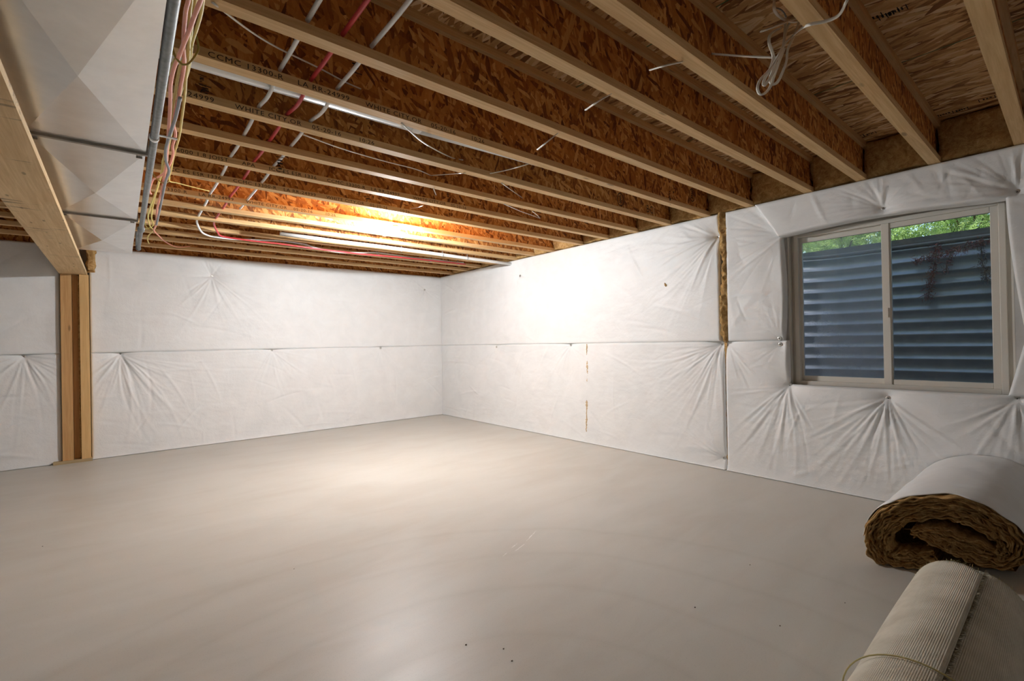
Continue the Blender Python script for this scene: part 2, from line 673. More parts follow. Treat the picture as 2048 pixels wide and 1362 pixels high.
# subfloor: sheets of OSB over the joists
ceil = tag(MB().box((XL - .2, YF - .2, ZC + .019), (WALL + T, WALL + T, ZC + .05)).obj('ceiling', 'osb_panel'), kind='structure')
xs = [-1.63 + 1.2192 * k for k in range(-5, 3)]
for ci in range(len(xs) - 1):
    y = YF - .2 - (0.0 if ci % 2 else 1.22)
    while y < WALL + T:
        y0, y1 = max(y, YF - .2), min(y + 2.4384, WALL + T)
        x0, x1 = max(xs[ci], XL - .2), min(xs[ci + 1], WALL + T)
        if y1 - y0 > .05 and x1 - x0 > .05:
            cx, cy = (x0 + x1) / 2, (y0 + y1) / 2
            MB().box((x0 + .0015 - cx, y0 + .0015 - cy, 0), (x1 - .0015 - cx, y1 - .0015 - cy, .0185)).obj(
                'panel', 'osb_panel', ceil, loc=(cx, cy, ZC))
        y += 2.4384

# green layout lines and edge stamps printed on the sheets
for xg in (-1.10, -2.32, -3.54):
    MB().box((xg - .0022, -7.6, ZC - .0012), (xg + .0022, -3.2, ZC + .001)).obj('layout_line', 'ink_green', ceil)


def stamp_mesh(seed, wd, hg):
    """a boxed, smudged printing mark lying in the xy plane"""
    rs = random.Random(seed)
    mb = MB()
    t = hg * .07
    mb.box((0, 0, 0), (t, hg, .0008)).box((wd - t, 0, 0), (wd, hg, .0008))
    x = wd * .2
    while x < wd * .8:
        ww = rs.uniform(.05, .13) * wd
        mb.box((x, hg * rs.uniform(.15, .3), 0), (x + ww, hg * rs.uniform(.45, .85), .0008))
        if rs.random() < .6:
            mb.box((x + ww * .2, hg * .2, 0), (x + ww * 1.3, hg * .3, .0008))
        x += ww + rs.uniform(.05, .12) * wd
    return mb.mesh('stamp', 'ink')   # kind set on the object


for k, q in enumerate([(1905, 221), (1935, 213), (1990, 190), (1726, 268), (1750, 262), (1762, 24), (1795, 14), (1812, 8)]):
    p = on(q, 2, ZC)
    mesh_obj('stamp', stamp_mesh(k, .075, .05), ceil, (p[0], p[1], ZC - .0005), (math.pi, 0, math.radians(90)))['kind'] = 'stuff'

# ------------------------------------------------------------------ I-joists
JY = [-7.04, -6.628, -6.207, -5.847, -5.367, -4.961, -4.548, -4.146, -3.747, -3.348, -2.846, -2.468, -2.088, -1.634, -1.239, -.866, -.401]
JX0, JX1 = XL + .01, WALL + .16
FW, FT = .064, .038
JH = ZC - ZJ - .001


def joist_meshes():
    lf = MB().box((JX0, -FW / 2, 0), (JX1, FW / 2, FT), mis=[0, 0, 1, 1, 1, 1]).mesh('bottom_flange', ['flange_face', 'flange_edge'])
    tf = MB().box((JX0, -FW / 2, JH - FT), (JX1, FW / 2, JH), mis=[0, 0, 1, 1, 1, 1]).mesh('top_flange', ['flange_face', 'flange_edge'])
    wb = MB().box((JX0 + .002, -.0052, FT), (JX1 - .002, .0052, JH - FT)).mesh('web', 'osb_web')
    return lf, tf, wb


LF, TF, WB = joist_meshes()
ords = ['first', 'second', 'third', 'fourth', 'fifth', 'sixth', 'seventh', 'eighth', 'ninth', 'tenth', 'eleventh', 'twelfth',
        'thirteenth', 'fourteenth', 'fifteenth', 'sixteenth', 'seventeenth', 'eighteenth', 'nineteenth']
special = {0: 'wooden I-joist with an orange strand web passing over the right end of the window',
           1: 'wooden I-joist with the looped white cable hanging over its lower flange',
           5: 'wooden I-joist stamped with a tree in an oval beside the white round duct',
           6: 'wooden I-joist with BCI printed on its web behind the white round duct',
           10: 'wooden I-joist carrying the lit ceiling lamp fixture',
           12: 'wooden I-joist with the white waste pipe strapped along it',
           13: 'wooden I-joist with the red and white tubing clipped along its far side',
           16: 'last wooden I-joist beside the back wall'}
JO = []
for i, yn in enumerate(JY):
    e = empty('floor_joist', (0, yn + FW / 2, ZJ))
    n_from_back = len(JY) - 1 - i
    lab = special.get(i) or 'wooden I-joist with orange strand web, %s from the back wall' % ords[n_from_back]
    tag(e, lab, 'joist', 'floor joists under the subfloor')
    fl = mesh_obj('bottom_flange', LF, e)
    mesh_obj('top_flange', TF, e)
    wbo = mesh_obj('web', WB, e)
    JO.append((e, fl, wbo))

# the joists go on over the part of the basement behind the camera
for k, yn in enumerate((-7.46, -7.88)):
    e = empty('floor_joist', (0, yn + FW / 2, ZJ))
    tag(e, 'wooden I-joist with orange strand web, %s from the back wall' % ords[len(JY) + k], 'joist', 'floor joists under the subfloor')
    for nm, me in (('bottom_flange', LF), ('top_flange', TF), ('web', WB)):
        mesh_obj(nm, me, e)

# printed lettering
FONT_CACHE = {}


def text_mesh(txt, size, wscale, mat='ink'):
    key = (txt, round(size, 4), round(wscale, 3))
    if key in FONT_CACHE: return FONT_CACHE[key]
    cu = bpy.data.curves.new('lettering', 'FONT')
    cu.body = txt
    cu.size = size
    cu.resolution_u = 2
    cu.space_character = 1.12
    o = bpy.data.objects.new('tmp_text', cu)
    COL.objects.link(o)
    dg = bpy.context.evaluated_depsgraph_get()
    me = bpy.data.meshes.new_from_object(o.evaluated_get(dg))
    bpy.data.objects.remove(o)
    me.materials.clear()
    me.materials.append(M[mat])
    for v in me.vertices: v.co.x *= wscale
    FONT_CACHE[key] = me
    return me


def letter(ji, txt, q, size=.033, web=False, wscale=1.2, dz=None):
    e, fl, wbo = JO[ji]
    yn = JY[ji] + (FW / 2 - .0058 if web else -.0006)
    p = on(q, 1, yn)
    z = p[2] - ZJ if web else (.006 if dz is None else dz)
    mesh_obj('lettering', text_mesh(txt, size, wscale), wbo if web else fl, (p[0], yn - JY[ji] - FW / 2, z), (math.pi / 2, 0, 0))['kind'] = 'stuff'


L_ = [(5, 'CCMC 13300-R', (415, 115)), (5, 'LA RR-24999', (595, 172)), (5, 'WHITE CITY,OR', (731, 214)), (5, '05-20-16', (862, 256)), (5, '10:26', (942, 280)),
      (6, '24999', (375, 197)), (6, 'WHITE CITY,OR', (470, 221)), (6, '05-20-16', (624, 262)), (6, '10:26', (717, 286)),
      (8, '6000 1.8 JOIST', (352, 312)), (8, 'APA', (484, 337)), (8, 'ICC ES ESR 1336', (538, 347)), (8, 'CCMC 13300-R', (654, 373)), (8, 'LA RR-24999', (742, 391)), (8, 'WHITE CITY,OR', (826, 405)), (8, '05-20-16', (902, 420)),
      (9, 'ICC ES ESR 1336', (334, 352)), (9, 'CCMC 13300-R', (466, 371)), (9, 'LA RR-24999', (567, 389)), (9, 'WHITE CITY,OR', (653, 403)), (9, '05-20-16', (740, 417)), (9, '10:26', (800, 426)),
      (10, '13300-R', (326, 384)), (10, 'LA RR-24999', (397, 392)), (10, 'WHITE CITY,OR', (492, 407)), (10, '05-20-16', (587, 424)), (10, '10:26', (650, 434))]
for ji, t_, q in L_:
    letter(ji, t_, q)
letter(6, 'BCI', (1293, 424), .105, True, .8)
letter(6, 'G', (399, 190), .05, True, 1.0)


def oval_logo(ji, q):
    e, fl, wbo = JO[ji]
    y = JY[ji] + FW / 2 - .0058
    p = on(q, 1, y)
    mb = MB()
    a, h = .05, .062
    n = 28
    ring = []
    for k in range(n):
        th = 6.283 * k / n
        for rr in (1.0, .86):
            ring.append((a * rr * math.cos(th), 0, h * rr * math.sin(th)))
    mb.add(ring, [(2 * k, 2 * ((k + 1) % n), 2 * ((k + 1) % n) + 1, 2 * k + 1) for k in range(n)])
    for k in range(4):   # simple conifer: stacked chevrons and trunk
        z0 = .034 - k * .02
        wv_ = .010 + .006 * k
        mb.add([(0, 0, z0 + .012), (-wv_, 0, z0 - .008), (-wv_ + .005, 0, z0 - .010), (0, 0, z0 + .002), (wv_ - .005, 0, z0 - .010), (wv_, 0, z0 - .008)],
               [(0, 1, 2, 3), (0, 3, 4, 5)])
    mb.add([(-.003, 0, -.045), (.003, 0, -.045), (.003, 0, .03), (-.003, 0, .03)], [(0, 1, 2, 3)])
    mb.obj('emblem', 'ink', wbo, loc=(p[0], y - JY[ji] - FW / 2, p[2] - ZJ))


oval_logo(5, (1384, 390))
oval_logo(6, (1241, 399))


def web_stamp(ji, q, wd, hg, seed, vert=True):
    e, fl, wbo = JO[ji]
    y = JY[ji] + FW / 2 - .0058
    p = on(q, 1, y)
    o = mesh_obj('stamp', stamp_mesh(seed, wd, hg), wbo, (p[0], y - JY[ji] - FW / 2, p[2] - ZJ))
    o.rotation_euler = (math.pi / 2, math.pi / 2 if vert else 0, 0)
    o['kind'] = 'stuff'


for k, (ji, q, wd, hg) in enumerate([(6, (398, 168), .05, .05), (6, (396, 148), .045, .035), (5, (700, 118), .06, .06), (9, (730, 392), .07, .045), (8, (892, 382), .07, .045),
                                     (7, (552, 312), .09, .045), (5, (1345, 362), .16, .022), (10, (982, 440), .06, .04), (4, (1338, 375), .12, .02)]):
    web_stamp(ji, q, wd, hg, 20 + k)

# ------------------------------------------------------------------ fibreglass batts stuffed between the joist ends
for i in range(len(JY) - 1):
    y0, y1 = JY[i] + FW / 2 + .008, JY[i + 1] + FW / 2 - .008
    o = lumpy_box('insulation_batt', (-.0, y0 + .012, ZJ + .012), (WALL + .15, y1 - .012, ZC - .012), .028, .016, 'fibreglass', i + 3)
    n_ = len(JY) - 1 - i
    tag(o, 'brown fibreglass batt between the %s and %s joist ends counted from the back wall' % (ords[n_ - 1], ords[n_]), 'insulation', 'rim batts between the joist ends')

# ------------------------------------------------------------------ insulation blankets
def ru(q):
    p = on(q, 0, 0.0)
    return (-p[1], p[2])


def bu(q):
    p = on(q, 1, 0.0)
    return (-p[0], p[2])


def blanket(wall, poly, pins, label, seed, T=.09, res=.0105, warp=None, edge0=.82, rho=.022, wr=1.0, nfold=40, washers=None, fan=None, bulge=.012):
    if wall == 'R': res = .0084
    else: wr = 1.5
    poly = np.array(poly, float)
    u0, v0 = poly.min(0)
    u1, v1 = poly.max(0)

    def axis(a, b_, brk):
        brk = sorted(set([a, b_] + [x for x in brk if a < x < b_]))
        out = []
        for s_, e_ in zip(brk[:-1], brk[1:]):
            n_ = max(1, int(round((e_ - s_) / res)))
            out += list(np.linspace(s_, e_, n_, endpoint=False))
        return np.array(out + [b_])
    us, vs = axis(u0, u1, poly[:, 0]), axis(v0, v1, poly[:, 1])
    U, V = np.meshgrid(us, vs)
    nv, nu = U.shape
    # inside mask for cells
    uc, vc = np.meshgrid((us[1:] + us[:-1]) / 2, (vs[1:] + vs[:-1]) / 2)
    ins = np.zeros(uc.shape, bool)
    n = len(poly)
    E_ = np.full(U.shape, 9.0)
    for k in range(n):
        a, b_ = poly[k], poly[(k + 1) % n]
        if a[1] != b_[1]:
            c = (a[1] > vc) != (b_[1] > vc)
            xi = (b_[0] - a[0]) * (vc - a[1]) / (b_[1] - a[1]) + a[0]
            ins ^= c & (uc < xi)
        d = b_ - a
        L2 = d @ d
        t = np.clip(((U - a[0]) * d[0] + (V - a[1]) * d[1]) / L2, 0, 1)
        E_ = np.minimum(E_, np.hypot(U - a[0] - t * d[0], V - a[1] - t * d[1]))
    q = np.clip(E_ / rho, 0, 1)
    D = T * (edge0 + (1 - edge0) * np.sqrt(1 - (1 - q) ** 2))
    soft = np.clip(E_ / .12, 0, 1)
    rs = np.random.RandomState(seed)
    D += bulge * fbm(U, V, seed, 3, .55) * soft
    D += .0035 * fbm(U * .35, V, seed + 9, 3, 5.0) * soft * (.5 + .5 * fbm(U, V, seed + 5, 2, .5))
    # long shallow folds
    for k in range(nfold):
        cu, cv = rs.uniform(u0, u1), rs.uniform(v0, v1)
        an = rs.normal(0, .35) if rs.rand() < .6 else rs.normal(math.pi / 2, .5)
        L, wd, am = rs.uniform(.08, .3), rs.uniform(.010, .022), rs.uniform(-.006, .006)
        a_ = (U - cu) * math.cos(an) + (V - cv) * math.sin(an)
        p_ = -(U - cu) * math.sin(an) + (V - cv) * math.cos(an) + .25 * a_ ** 2
        D += am * np.exp(-(a_ / L) ** 2 - (p_ / wd) ** 2) * soft
    for pi, pin in enumerate(pins):
        pu, pv = pin[0], pin[1]
        amp = pin[2] if len(pin) > 2 else 1.0
        du, dv = U - pu, V - pv
        r = np.hypot(du, dv) + 1e-6
        D -= amp * T * .62 * np.exp(-(r / .075) ** 1.0)
        sel = r < 1.1
        iu = np.where(sel.any(0))[0]
        iv = np.where(sel.any(1))[0]
        if len(iu) == 0: continue
        sl = (slice(iv[0], iv[-1] + 1), slice(iu[0], iu[-1] + 1))
        du, dv, r = du[sl], dv[sl], r[sl]
        acc = np.zeros_like(r)
        nr = int(46 * min(1.5, amp))
        for k in range(nr):
            th = rs.uniform(0, 6.283) if rs.rand() < .35 else rs.normal(-math.pi / 2, .85)
            if len(pin) > 3:
                th = rs.normal(pin[3], pin[4])
            c, s_ = math.cos(th), math.sin(th)
            al = du * c + dv * s_
            L = rs.uniform(.10, .42) * min(1.25, amp)
            pe = -du * s_ + dv * c + rs.uniform(-.35, .35) * al * np.abs(al)
            wd = .0055 + rs.uniform(.008, .022) * np.clip(al, 0, 1)
            a_ = rs.uniform(.003, .0078) * amp * wr * (1 if rs.rand() < .65 else -1)
            acc += a_ * np.exp(-(pe / wd) ** 2) * np.exp(-np.clip(al, 0, 9) / L) * (1 - np.exp(-np.clip(al, 0, 9) / .05)) * (al > 0)
        D[sl] += acc * (.25 + .75 * soft[sl])
    if v0 < .01:
        D += (T * 1.0 - np.minimum(D, T)) * np.exp(-V / .02) + .018 * np.exp(-V / .04)
    D = np.maximum(D, .006)
    UU, VV = (U, V) if warp is None else warp(U, V)
    VV = np.maximum(VV, .004)
    idx = np.arange(nu * nv).reshape(nv, nu)
    cells = np.stack([idx[:-1, :-1], idx[:-1, 1:], idx[1:, 1:], idx[1:, :-1]], -1)[ins]
    if wall == 'R':
        P = np.stack([WALL - D, -UU, VV], -1).reshape(-1, 3)
        B0 = np.stack([np.full_like(UU, WALL - .002), -UU, VV], -1).reshape(-1, 3)
    else:
        P = np.stack([-UU, WALL - D, VV], -1).reshape(-1, 3)
        B0 = np.stack([-UU, np.full_like(UU, WALL - .002), VV], -1).reshape(-1, 3)
    # skirt along the free edges
    e = np.concatenate([cells[:, [0, 1]], cells[:, [1, 2]], cells[:, [2, 3]], cells[:, [3, 0]]])
    es = np.sort(e, 1)
    key = es[:, 0].astype(np.int64) * (nu * nv) + es[:, 1]
    uq, inv, cnt = np.unique(key, return_inverse=True, return_counts=True)
    be = e[cnt[inv] == 1]
    N = len(P)
    V_all = np.concatenate([P, B0])
    sk = np.stack([be[:, 1], be[:, 0], be[:, 0] + N, be[:, 1] + N], 1)
    F_ = np.concatenate([cells, sk])
    used = np.unique(F_)
    remap = np.zeros(len(V_all), np.int64)
    remap[used] = np.arange(len(used))
    me = np_mesh('blanket_facing', V_all[used], remap[F_], 'facing', True, flip=False)
    base = V_all[used].mean(0)
    root = empty('insulation_blanket', (float(base[0]), float(base[1]), float(V_all[used][:, 2].min())))
    tag(root, label, 'insulation', 'white faced insulation blankets on the walls')
    o = mesh_obj('facing', me, root)
    o.location = -root.location
    for pin in (pins if washers is None else washers):
        iu = int(np.argmin(abs(us - pin[0]))); iv = int(np.argmin(abs(vs - pin[1])))
        p = P[idx[iv, iu]].copy()
        washer(root, p, wall)
    return root, P, idx, us, vs


WASH = MB().lathe([(.004, -.002), (.0175, -.001), (.019, .001), (.0175, .0025), (.009, .0015), (.004, .001)], 16, axis='x').mesh('washer', 'washer_metal')
PINM = MB().lathe([(.0018, -.004), (.0018, .010), (.0045, .010), (.004, .0125)], 8, axis='x').mesh('pin', 'pin_dark')


def washer(root, p, wall):
    rot = (0, 0, math.pi) if wall == 'R' else (0, 0, -math.pi / 2)
    off = Vector((-.006, 0, 0)) if wall == 'R' else Vector((0, -.006, 0))
    wo = mesh_obj('washer', WASH, root, Vector(p) + off - root.location, rot)
    mesh_obj('pin', PINM, wo)


SE = 1.215   # horizontal seam height
TOP = ZJ - .002
GAP = 5.075
WL = -WY1 - .045   # blanket edge left of the window (u)
WR = -WY0 + .012
DN = -math.pi / 2
# right wall (u grows towards the camera)
P = dict(a=ru((1037, 551)), b=ru((990, 690)), c=ru((1138, 688)), d=ru((1443, 684)), e=ru((1446, 470)), f=ru((1768, 419)), g=ru((1571, 469)),
         h=ru((1561, 676)), i=ru((1577, 776)), j=ru((1772, 797)), k=ru((2034, 377)), l=ru((2033, 796)))
blanket('R', [(.0, SE), (GAP - .035, SE), (GAP - .035, TOP), (.0, TOP)],
        [(P['a'][0], P['a'][1], .75), (GAP - .06, P['e'][1], 1.25, math.pi + .35, .5)],
        'upper white insulation blanket between the room corner and the brown fibreglass gap', 11)
blanket('R', [(.0, .0), (GAP - .008, .0), (GAP - .008, SE), (.0, SE)],
        [(P['b'][0], SE - .03, .7), (P['c'][0], SE - .02, .75), (GAP - .05, SE - .03, 1.5, math.pi + .75, .45), (GAP - .03, .11, .7, math.pi - .5, .5)],
        'lower white insulation blanket with torn brown slits between room corner and window', 12, nfold=70)


def warp_side(U, V):
    # bows outward between the pins at the window edge
    t = np.clip((U - (WL - .25)) / .25, 0, 1)
    return U - t * .020 * np.sin(np.pi * np.clip((V - SE) / .87, 0, 1)) * -1 - t * .012, V


blanket('R', [(GAP + .035, SE), (WL, SE), (WL, TOP), (GAP + .035, TOP)],
        [(P['g'][0] - .01, P['g'][1], 1.1, math.pi + .2, .6), (P['h'][0] - .005, SE + .02, .7, 1.9, .4)],
        'narrow upright white insulation blanket between the brown fibreglass gap and the window', 13, warp=warp_side,
        washers=[(P['g'][0] - .01, P['g'][1]), (P['h'][0] - .005, SE + .02)], nfold=26)
HB = WZ1 - .012


def warp_head(U, V):
    t = (V - HB) / (TOP - HB)
    lf = np.clip((WL + .9 - U) / .9, 0, 1)
    Un = U - lf * .19 * t
    sag = np.clip(1 - t, 0, 1)
    Vn = V + sag * (.032 * np.sin(np.pi * np.clip((U - WL) / 1.25, 0, 1)) - .012)
    return Un, Vn


blanket('R', [(WL - .02, HB), (-YF - 1.4, HB), (-YF - 1.4, TOP), (WL - .02, TOP)],
        [(P['f'][0], P['f'][1], .9, math.pi / 2, .8), (P['k'][0], P['k'][1], 1.1, 2.2, .9)],
        'white insulation blanket strip running over the top of the window', 14, T=.125, warp=warp_head, nfold=40)
SB = WZ0 + .004
blanket('R', [(GAP + .008, .0), (-YF - 1.4, .0), (-YF - 1.4, SB), (WL + .02, SB), (WL + .02, SE), (GAP + .008, SE)],
        [(P['h'][0] - .01, SE - .035, .7, math.pi, .5), (P['i'][0] - .01, SB - .01, 1.2, DN - .2, .45), (P['j'][0], P['j'][1], 1.25, DN, .6), (P['l'][0], P['l'][1] - .01, 1.1, DN, .7),
         (GAP + .03, SE - .03, .9, DN + .6, .4)],
        'white insulation blanket below the window reaching the floor', 15, nfold=70,
        washers=[(P['h'][0] - .01, SE - .035), (P['i'][0] - .01, SB - .01), (P['j'][0], P['j'][1]), (P['l'][0], P['l'][1] - .01)])


def warp_rt(U, V):
    t = np.clip(1 - (U - WR) / .5, 0, 1)
    vv = np.clip((V - 1.22) / (HB - 1.22), 0, 1)
    return U + t * (.075 * (1 - vv) ** 1.6), V


blanket('R', [(WR, 1.22), (-YF - 1.4, 1.22), (-YF - 1.4, HB), (WR, HB)], [], 'white insulation blanket beside the right jamb of the window, upper piece', 16, warp=warp_rt, nfold=12)


def warp_rb(U, V):
    t = np.clip(1 - (U - WR) / .5, 0, 1)
    vv = np.clip((V - SB) / (1.215 - SB), 0, 1)
    return U + t * (.085 * vv), V


blanket('R', [(WR - .01, SB), (-YF - 1.4, SB), (-YF - 1.4, 1.215), (WR - .01, 1.215)], [], 'white insulation blanket beside the right jamb of the window, lower piece', 17, warp=warp_rb, nfold=12)

# back wall (u grows away from the right corner)
PX0, PX1 = 4.636, 4.877
B = dict(a=bu((424, 552)), b=bu((545, 697)), c=bu((241, 706)), d=bu((763, 693)), e=bu((851, 580)), f=bu((47, 712)))
blanket('B', [(-.07, SE), (PX0, SE), (PX0, TOP), (-.07, TOP)], [(B['a'][0], B['a'][1], 1.0), (B['e'][0], B['e'][1], .7)],
        'upper white insulation blanket on the back wall between post and corner', 21)
blanket('B', [(-.07, .0), (PX0, .0), (PX0, SE), (-.07, SE)], [(B['b'][0], SE - .02, .9), (B['c'][0], SE - .02, 1.3), (B['d'][0], SE - .02, .6)],
        'lower white insulation blanket on the back wall between post and corner', 22, nfold=90)
blanket('B', [(PX1 + .005, SE), (-XL, SE), (-XL, TOP), (PX1 + .005, TOP)], [], 'upper white insulation blanket on the back wall behind the post, beam side', 23, nfold=30)
blanket('B', [(PX1 + .005, .0), (-XL, .0), (-XL, SE), (PX1 + .005, SE)], [(B['f'][0], SE - .02, 1.2)],
        'lower white insulation blanket on the back wall beyond the post, one washer at its seam', 24, nfold=40)

# exposed fibreglass in the gap, and torn spots
roots = {o['label']: o for o in bpy.data.objects if o.parent is None and o.get('category') == 'insulation'}
side = [o for l_, o in roots.items() if l_.startswith('narrow upright')][0]
lowm = [o for l_, o in roots.items() if l_.startswith('lower white insulation blanket with torn')][0]
upm = [o for l_, o in roots.items() if l_.startswith('upper white insulation blanket between the room')][0]


def own(o, root):
    o.parent = root
    o.matrix_parent_inverse = Matrix.Translation(-root.location)
    return o


# a ragged strip of fibreglass that follows the gap
rows = 150
vv = np.linspace(SE - .005, TOP + .02, rows)
cols_ = 11
V_ = []
for r_, v in enumerate(vv):
    for c in range(cols_):
        s_ = c / (cols_ - 1)
        wl = .040 + .009 * math.sin(v * 9) + .014 * mnoise.fractal(Vector((v * 16, 1, 0)), .8, 2.2, 4)
        shift = .018 * max(0, 1 - (v - SE) / .14) + .012 * math.sin(v * 4.0)
        u = GAP + shift + (s_ - .5) * 2 * wl
        dep = .050 + .045 * math.sin(math.pi * s_) ** .6 + .034 * mnoise.fractal(Vector((u * 26, v * 16, 3)), .8, 2.2, 4)
        V_.append((WALL - dep, -u, v))
F_ = [(r * cols_ + c, r * cols_ + c + 1, (r + 1) * cols_ + c + 1, (r + 1) * cols_ + c) for r in range(rows - 1) for c in range(cols_ - 1)]
own(mesh_obj('fibreglass_core', np_mesh('fibreglass_core', V_, F_, 'fibreglass', True)), side)
rows = 60
V_ = []
for r_, v in enumerate(np.linspace(.04, SE - .01, rows)):
    for c in range(5):
        s_ = c / 4
        u = GAP + (s_ - .5) * .03
        V_.append((WALL - .052 - .012 * mnoise.noise(Vector((u * 30, v * 20, 5))), -u, v))
F_ = [(r * 5 + c, r * 5 + c + 1, (r + 1) * 5 + c + 1, (r + 1) * 5 + c) for r in range(rows - 1) for c in range(4)]
own(mesh_obj('fibreglass_core', np_mesh('fibreglass_core', V_, F_, 'fibreglass', True)), lowm)


def tear(q0, q1, wpx, root, seed, mat='tear_tan', lift=.006):
    """ragged tuft showing through a slit in the facing of the right wall"""
    rs = random.Random(seed)
    a, b_ = ru(q0), ru(q1)
    n = max(4, int(abs(a[1] - b_[1]) / .012))
    V_, F_ = [], []
    for k in range(n + 1):
        t = k / n
        u = a[0] + (b_[0] - a[0]) * t + rs.uniform(-.004, .004)
        v = a[1] + (b_[1] - a[1]) * t
        wd = wpx * (.25 + .75 * rs.random()) * (math.sin(math.pi * min(max(t, .04), .96)) ** .5)
        for s_, l_ in ((-1, -.004), (-.35, lift), (.35, lift * rs.uniform(.6, 1.4)), (1, -.004)):
            V_.append((-.004 - l_, -(u + s_ * wd), v + rs.uniform(-.003, .003)))
    for k in range(n):
        for c in range(3):
            F_.append((k * 4 + c, k * 4 + c + 1, (k + 1) * 4 + c + 1, (k + 1) * 4 + c))
    own(mesh_obj('torn_slit', np_mesh('torn_slit', V_, F_, mat, True)), root)


tear((1174, 688), (1174, 710), .014, lowm, 1)
tear((1175, 722), (1176, 752), .036, lowm, 2)
tear((1175, 754), (1175, 763), .024, lowm, 3)
tear((1174, 800), (1174, 820), .034, lowm, 4)
tear((1174, 820), (1173, 863), .028, lowm, 5)
tear((1329, 566), (1332, 573), .016, upm, 6, 'fibreglass', .003)

# ------------------------------------------------------------------ window
win = tag(empty('window_1', (WX, (WY0 + WY1) / 2, WZ0)), kind='structure')
WO = Vector((WX, (WY0 + WY1) / 2, WZ0))


def wbox(mb, y0, z0, y1, z1, x0, x1):
    mb.box((x0 - WO.x, min(y0, y1) - WO.y, min(z0, z1) - WO.z), (x1 - WO.x, max(y0, y1) - WO.y, max(z0, z1) - WO.z))


def frame_mesh(name, y0, y1, z0, z1, t, x0, x1):
    mb = MB()
    wbox(mb, y0, z0, y0 + t, z1, x0, x1)
    wbox(mb, y1 - t, z0, y1, z1, x0, x1)
    wbox(mb, y0 + t, z0, y1 - t, z0 + t, x0, x1)
    wbox(mb, y0 + t, z1 - t, y1 - t, z1, x0, x1)
    o = mb.obj(name, 'vinyl', win)
    bv = o.modifiers.new('bevel', 'BEVEL')
    bv.width = .003
    bv.segments = 2
    return o


frame_mesh('frame', WY0, WY1, WZ0, WZ1, .034, WX, WX + .085)
g = lambda q: on(q, 0, WX + .03)
lp_l, lp_r = g((1605, 620))[1], g((1767, 620))[1]
rp_l, rp_r = g((1785, 620))[1], g((1984, 600))[1]
gz1 = (g((1686, 470))[2] + g((1885, 445))[2]) / 2
gz0 = (g((1686, 758))[2] + g((1885, 757))[2]) / 2
# fixed sash (right, nearer) and sliding sash (left, set further out)
ML = (lp_r + rp_l) / 2
frame_mesh('sash', WY0 + .034, ML + .012, WZ0 + .034, WZ1 - .034, max(.03, rp_r - WY0 - .034), WX + .012, WX + .05)
s2 = MB()
wbox(s2, lp_l, WZ0 + .034, WY1 - .034, WZ1 - .034, WX + .04, WX + .07)
wbox(s2, ML - .02, WZ0 + .034, lp_r, WZ1 - .034, WX + .004, WX + .07)
wbox(s2, lp_r, WZ0 + .034, lp_l, gz0, WX + .04, WX + .07)
wbox(s2, lp_r, gz1, lp_l, WZ1 - .034, WX + .04, WX + .07)
o = s2.obj('sash', 'vinyl', win)
bv = o.modifiers.new('bevel', 'BEVEL'); bv.width = .002; bv.segments = 2
pn = MB(); wbox(pn, lp_r - .01, gz0 - .01, lp_l + .01, gz1 + .01, WX + .052, WX + .057)
tag(pn.obj('pane', 'glass_dusty', win), label='dusty hazy window pane')
pn = MB(); wbox(pn, rp_r - .01, gz0 - .01, rp_l + .01, gz1 + .01, WX + .028, WX + .033)
pn.obj('pane', 'glass_clear', win)
# latch on the meeting stile
lt = MB(); wbox(lt, ML - .008, WZ0 + .55, ML + .010, WZ0 + .62, WX - .006, WX + .006)
lt.obj('latch', 'vinyl', win)
# pale reveal boards at the jambs
rv = MB()
wbox(rv, OY1 - .012, OZ0, OY1 - .001, OZ1, WALL + .002, WX + .08)
wbox(rv, OY0 + .001, OZ0, OY0 + .012, OZ1, WALL + .002, WX + .08)
rv.obj('reveal_board', 'vinyl', win)
fl_ = MB()
wbox(fl_, OY0, OZ0, WY0 + .002, OZ1, WX + .02, WX + .08)
wbox(fl_, WY1 - .002, OZ0, OY1, OZ1, WX + .02, WX + .08)
wbox(fl_, WY0, OZ0, WY1, WZ0 + .002, WX + .02, WX + .08)
wbox(fl_, WY0, WZ1 - .002, WY1, OZ1, WX + .02, WX + .08)
fl_.obj('nailing_fin', 'vinyl', win)

# ------------------------------------------------------------------ outside: window well, ground, plants
XW = WALL + T
wy0, wy1 = OY0 - .42, OY1 + .42
xb = 1.28
RIMZ = on((1885, 480), 0, xb)[2]
prof = []
R_ = .55
prof.append((XW + .005, wy1))
for k in range(13):
    a = k / 12 * math.pi / 2
    prof.append((xb - R_ + R_ * math.sin(a), wy1 - R_ + R_ * math.cos(a)))
for k in range(13):
    a = k / 12 * math.pi / 2
    prof.append((xb - R_ + R_ * math.cos(a), wy0 + R_ - R_ * math.sin(a)))
prof.append((XW + .005, wy0))
prof = np.array(prof)
seg = np.hypot(*np.diff(prof, axis=0).T)
cum = np.r_[0, np.cumsum(seg)]
ss = np.linspace(0, cum[-1], 90)
px_, py_ = np.interp(ss, cum, prof[:, 0]), np.interp(ss, cum, prof[:, 1])
tx, ty = np.gradient(px_), np.gradient(py_)
tl = np.hypot(tx, ty)
nx, ny = -ty / tl, tx / tl          # outward
zs = np.arange(.50, RIMZ - .03, .0071)
wave = .030 * np.abs(np.sin(zs / .113 * math.pi)) - .015
V_ = np.stack([px_[None, :] + wave[:, None] * nx[None, :], py_[None, :] + wave[:, None] * ny[None, :], np.repeat(zs[:, None], 90, 1)], -1).reshape(-1, 3)
nz = len(zs)
F_ = np.array([(r * 90 + c, r * 90 + c + 1, (r + 1) * 90 + c + 1, (r + 1) * 90 + c) for r in range(nz - 1) for c in range(89)])
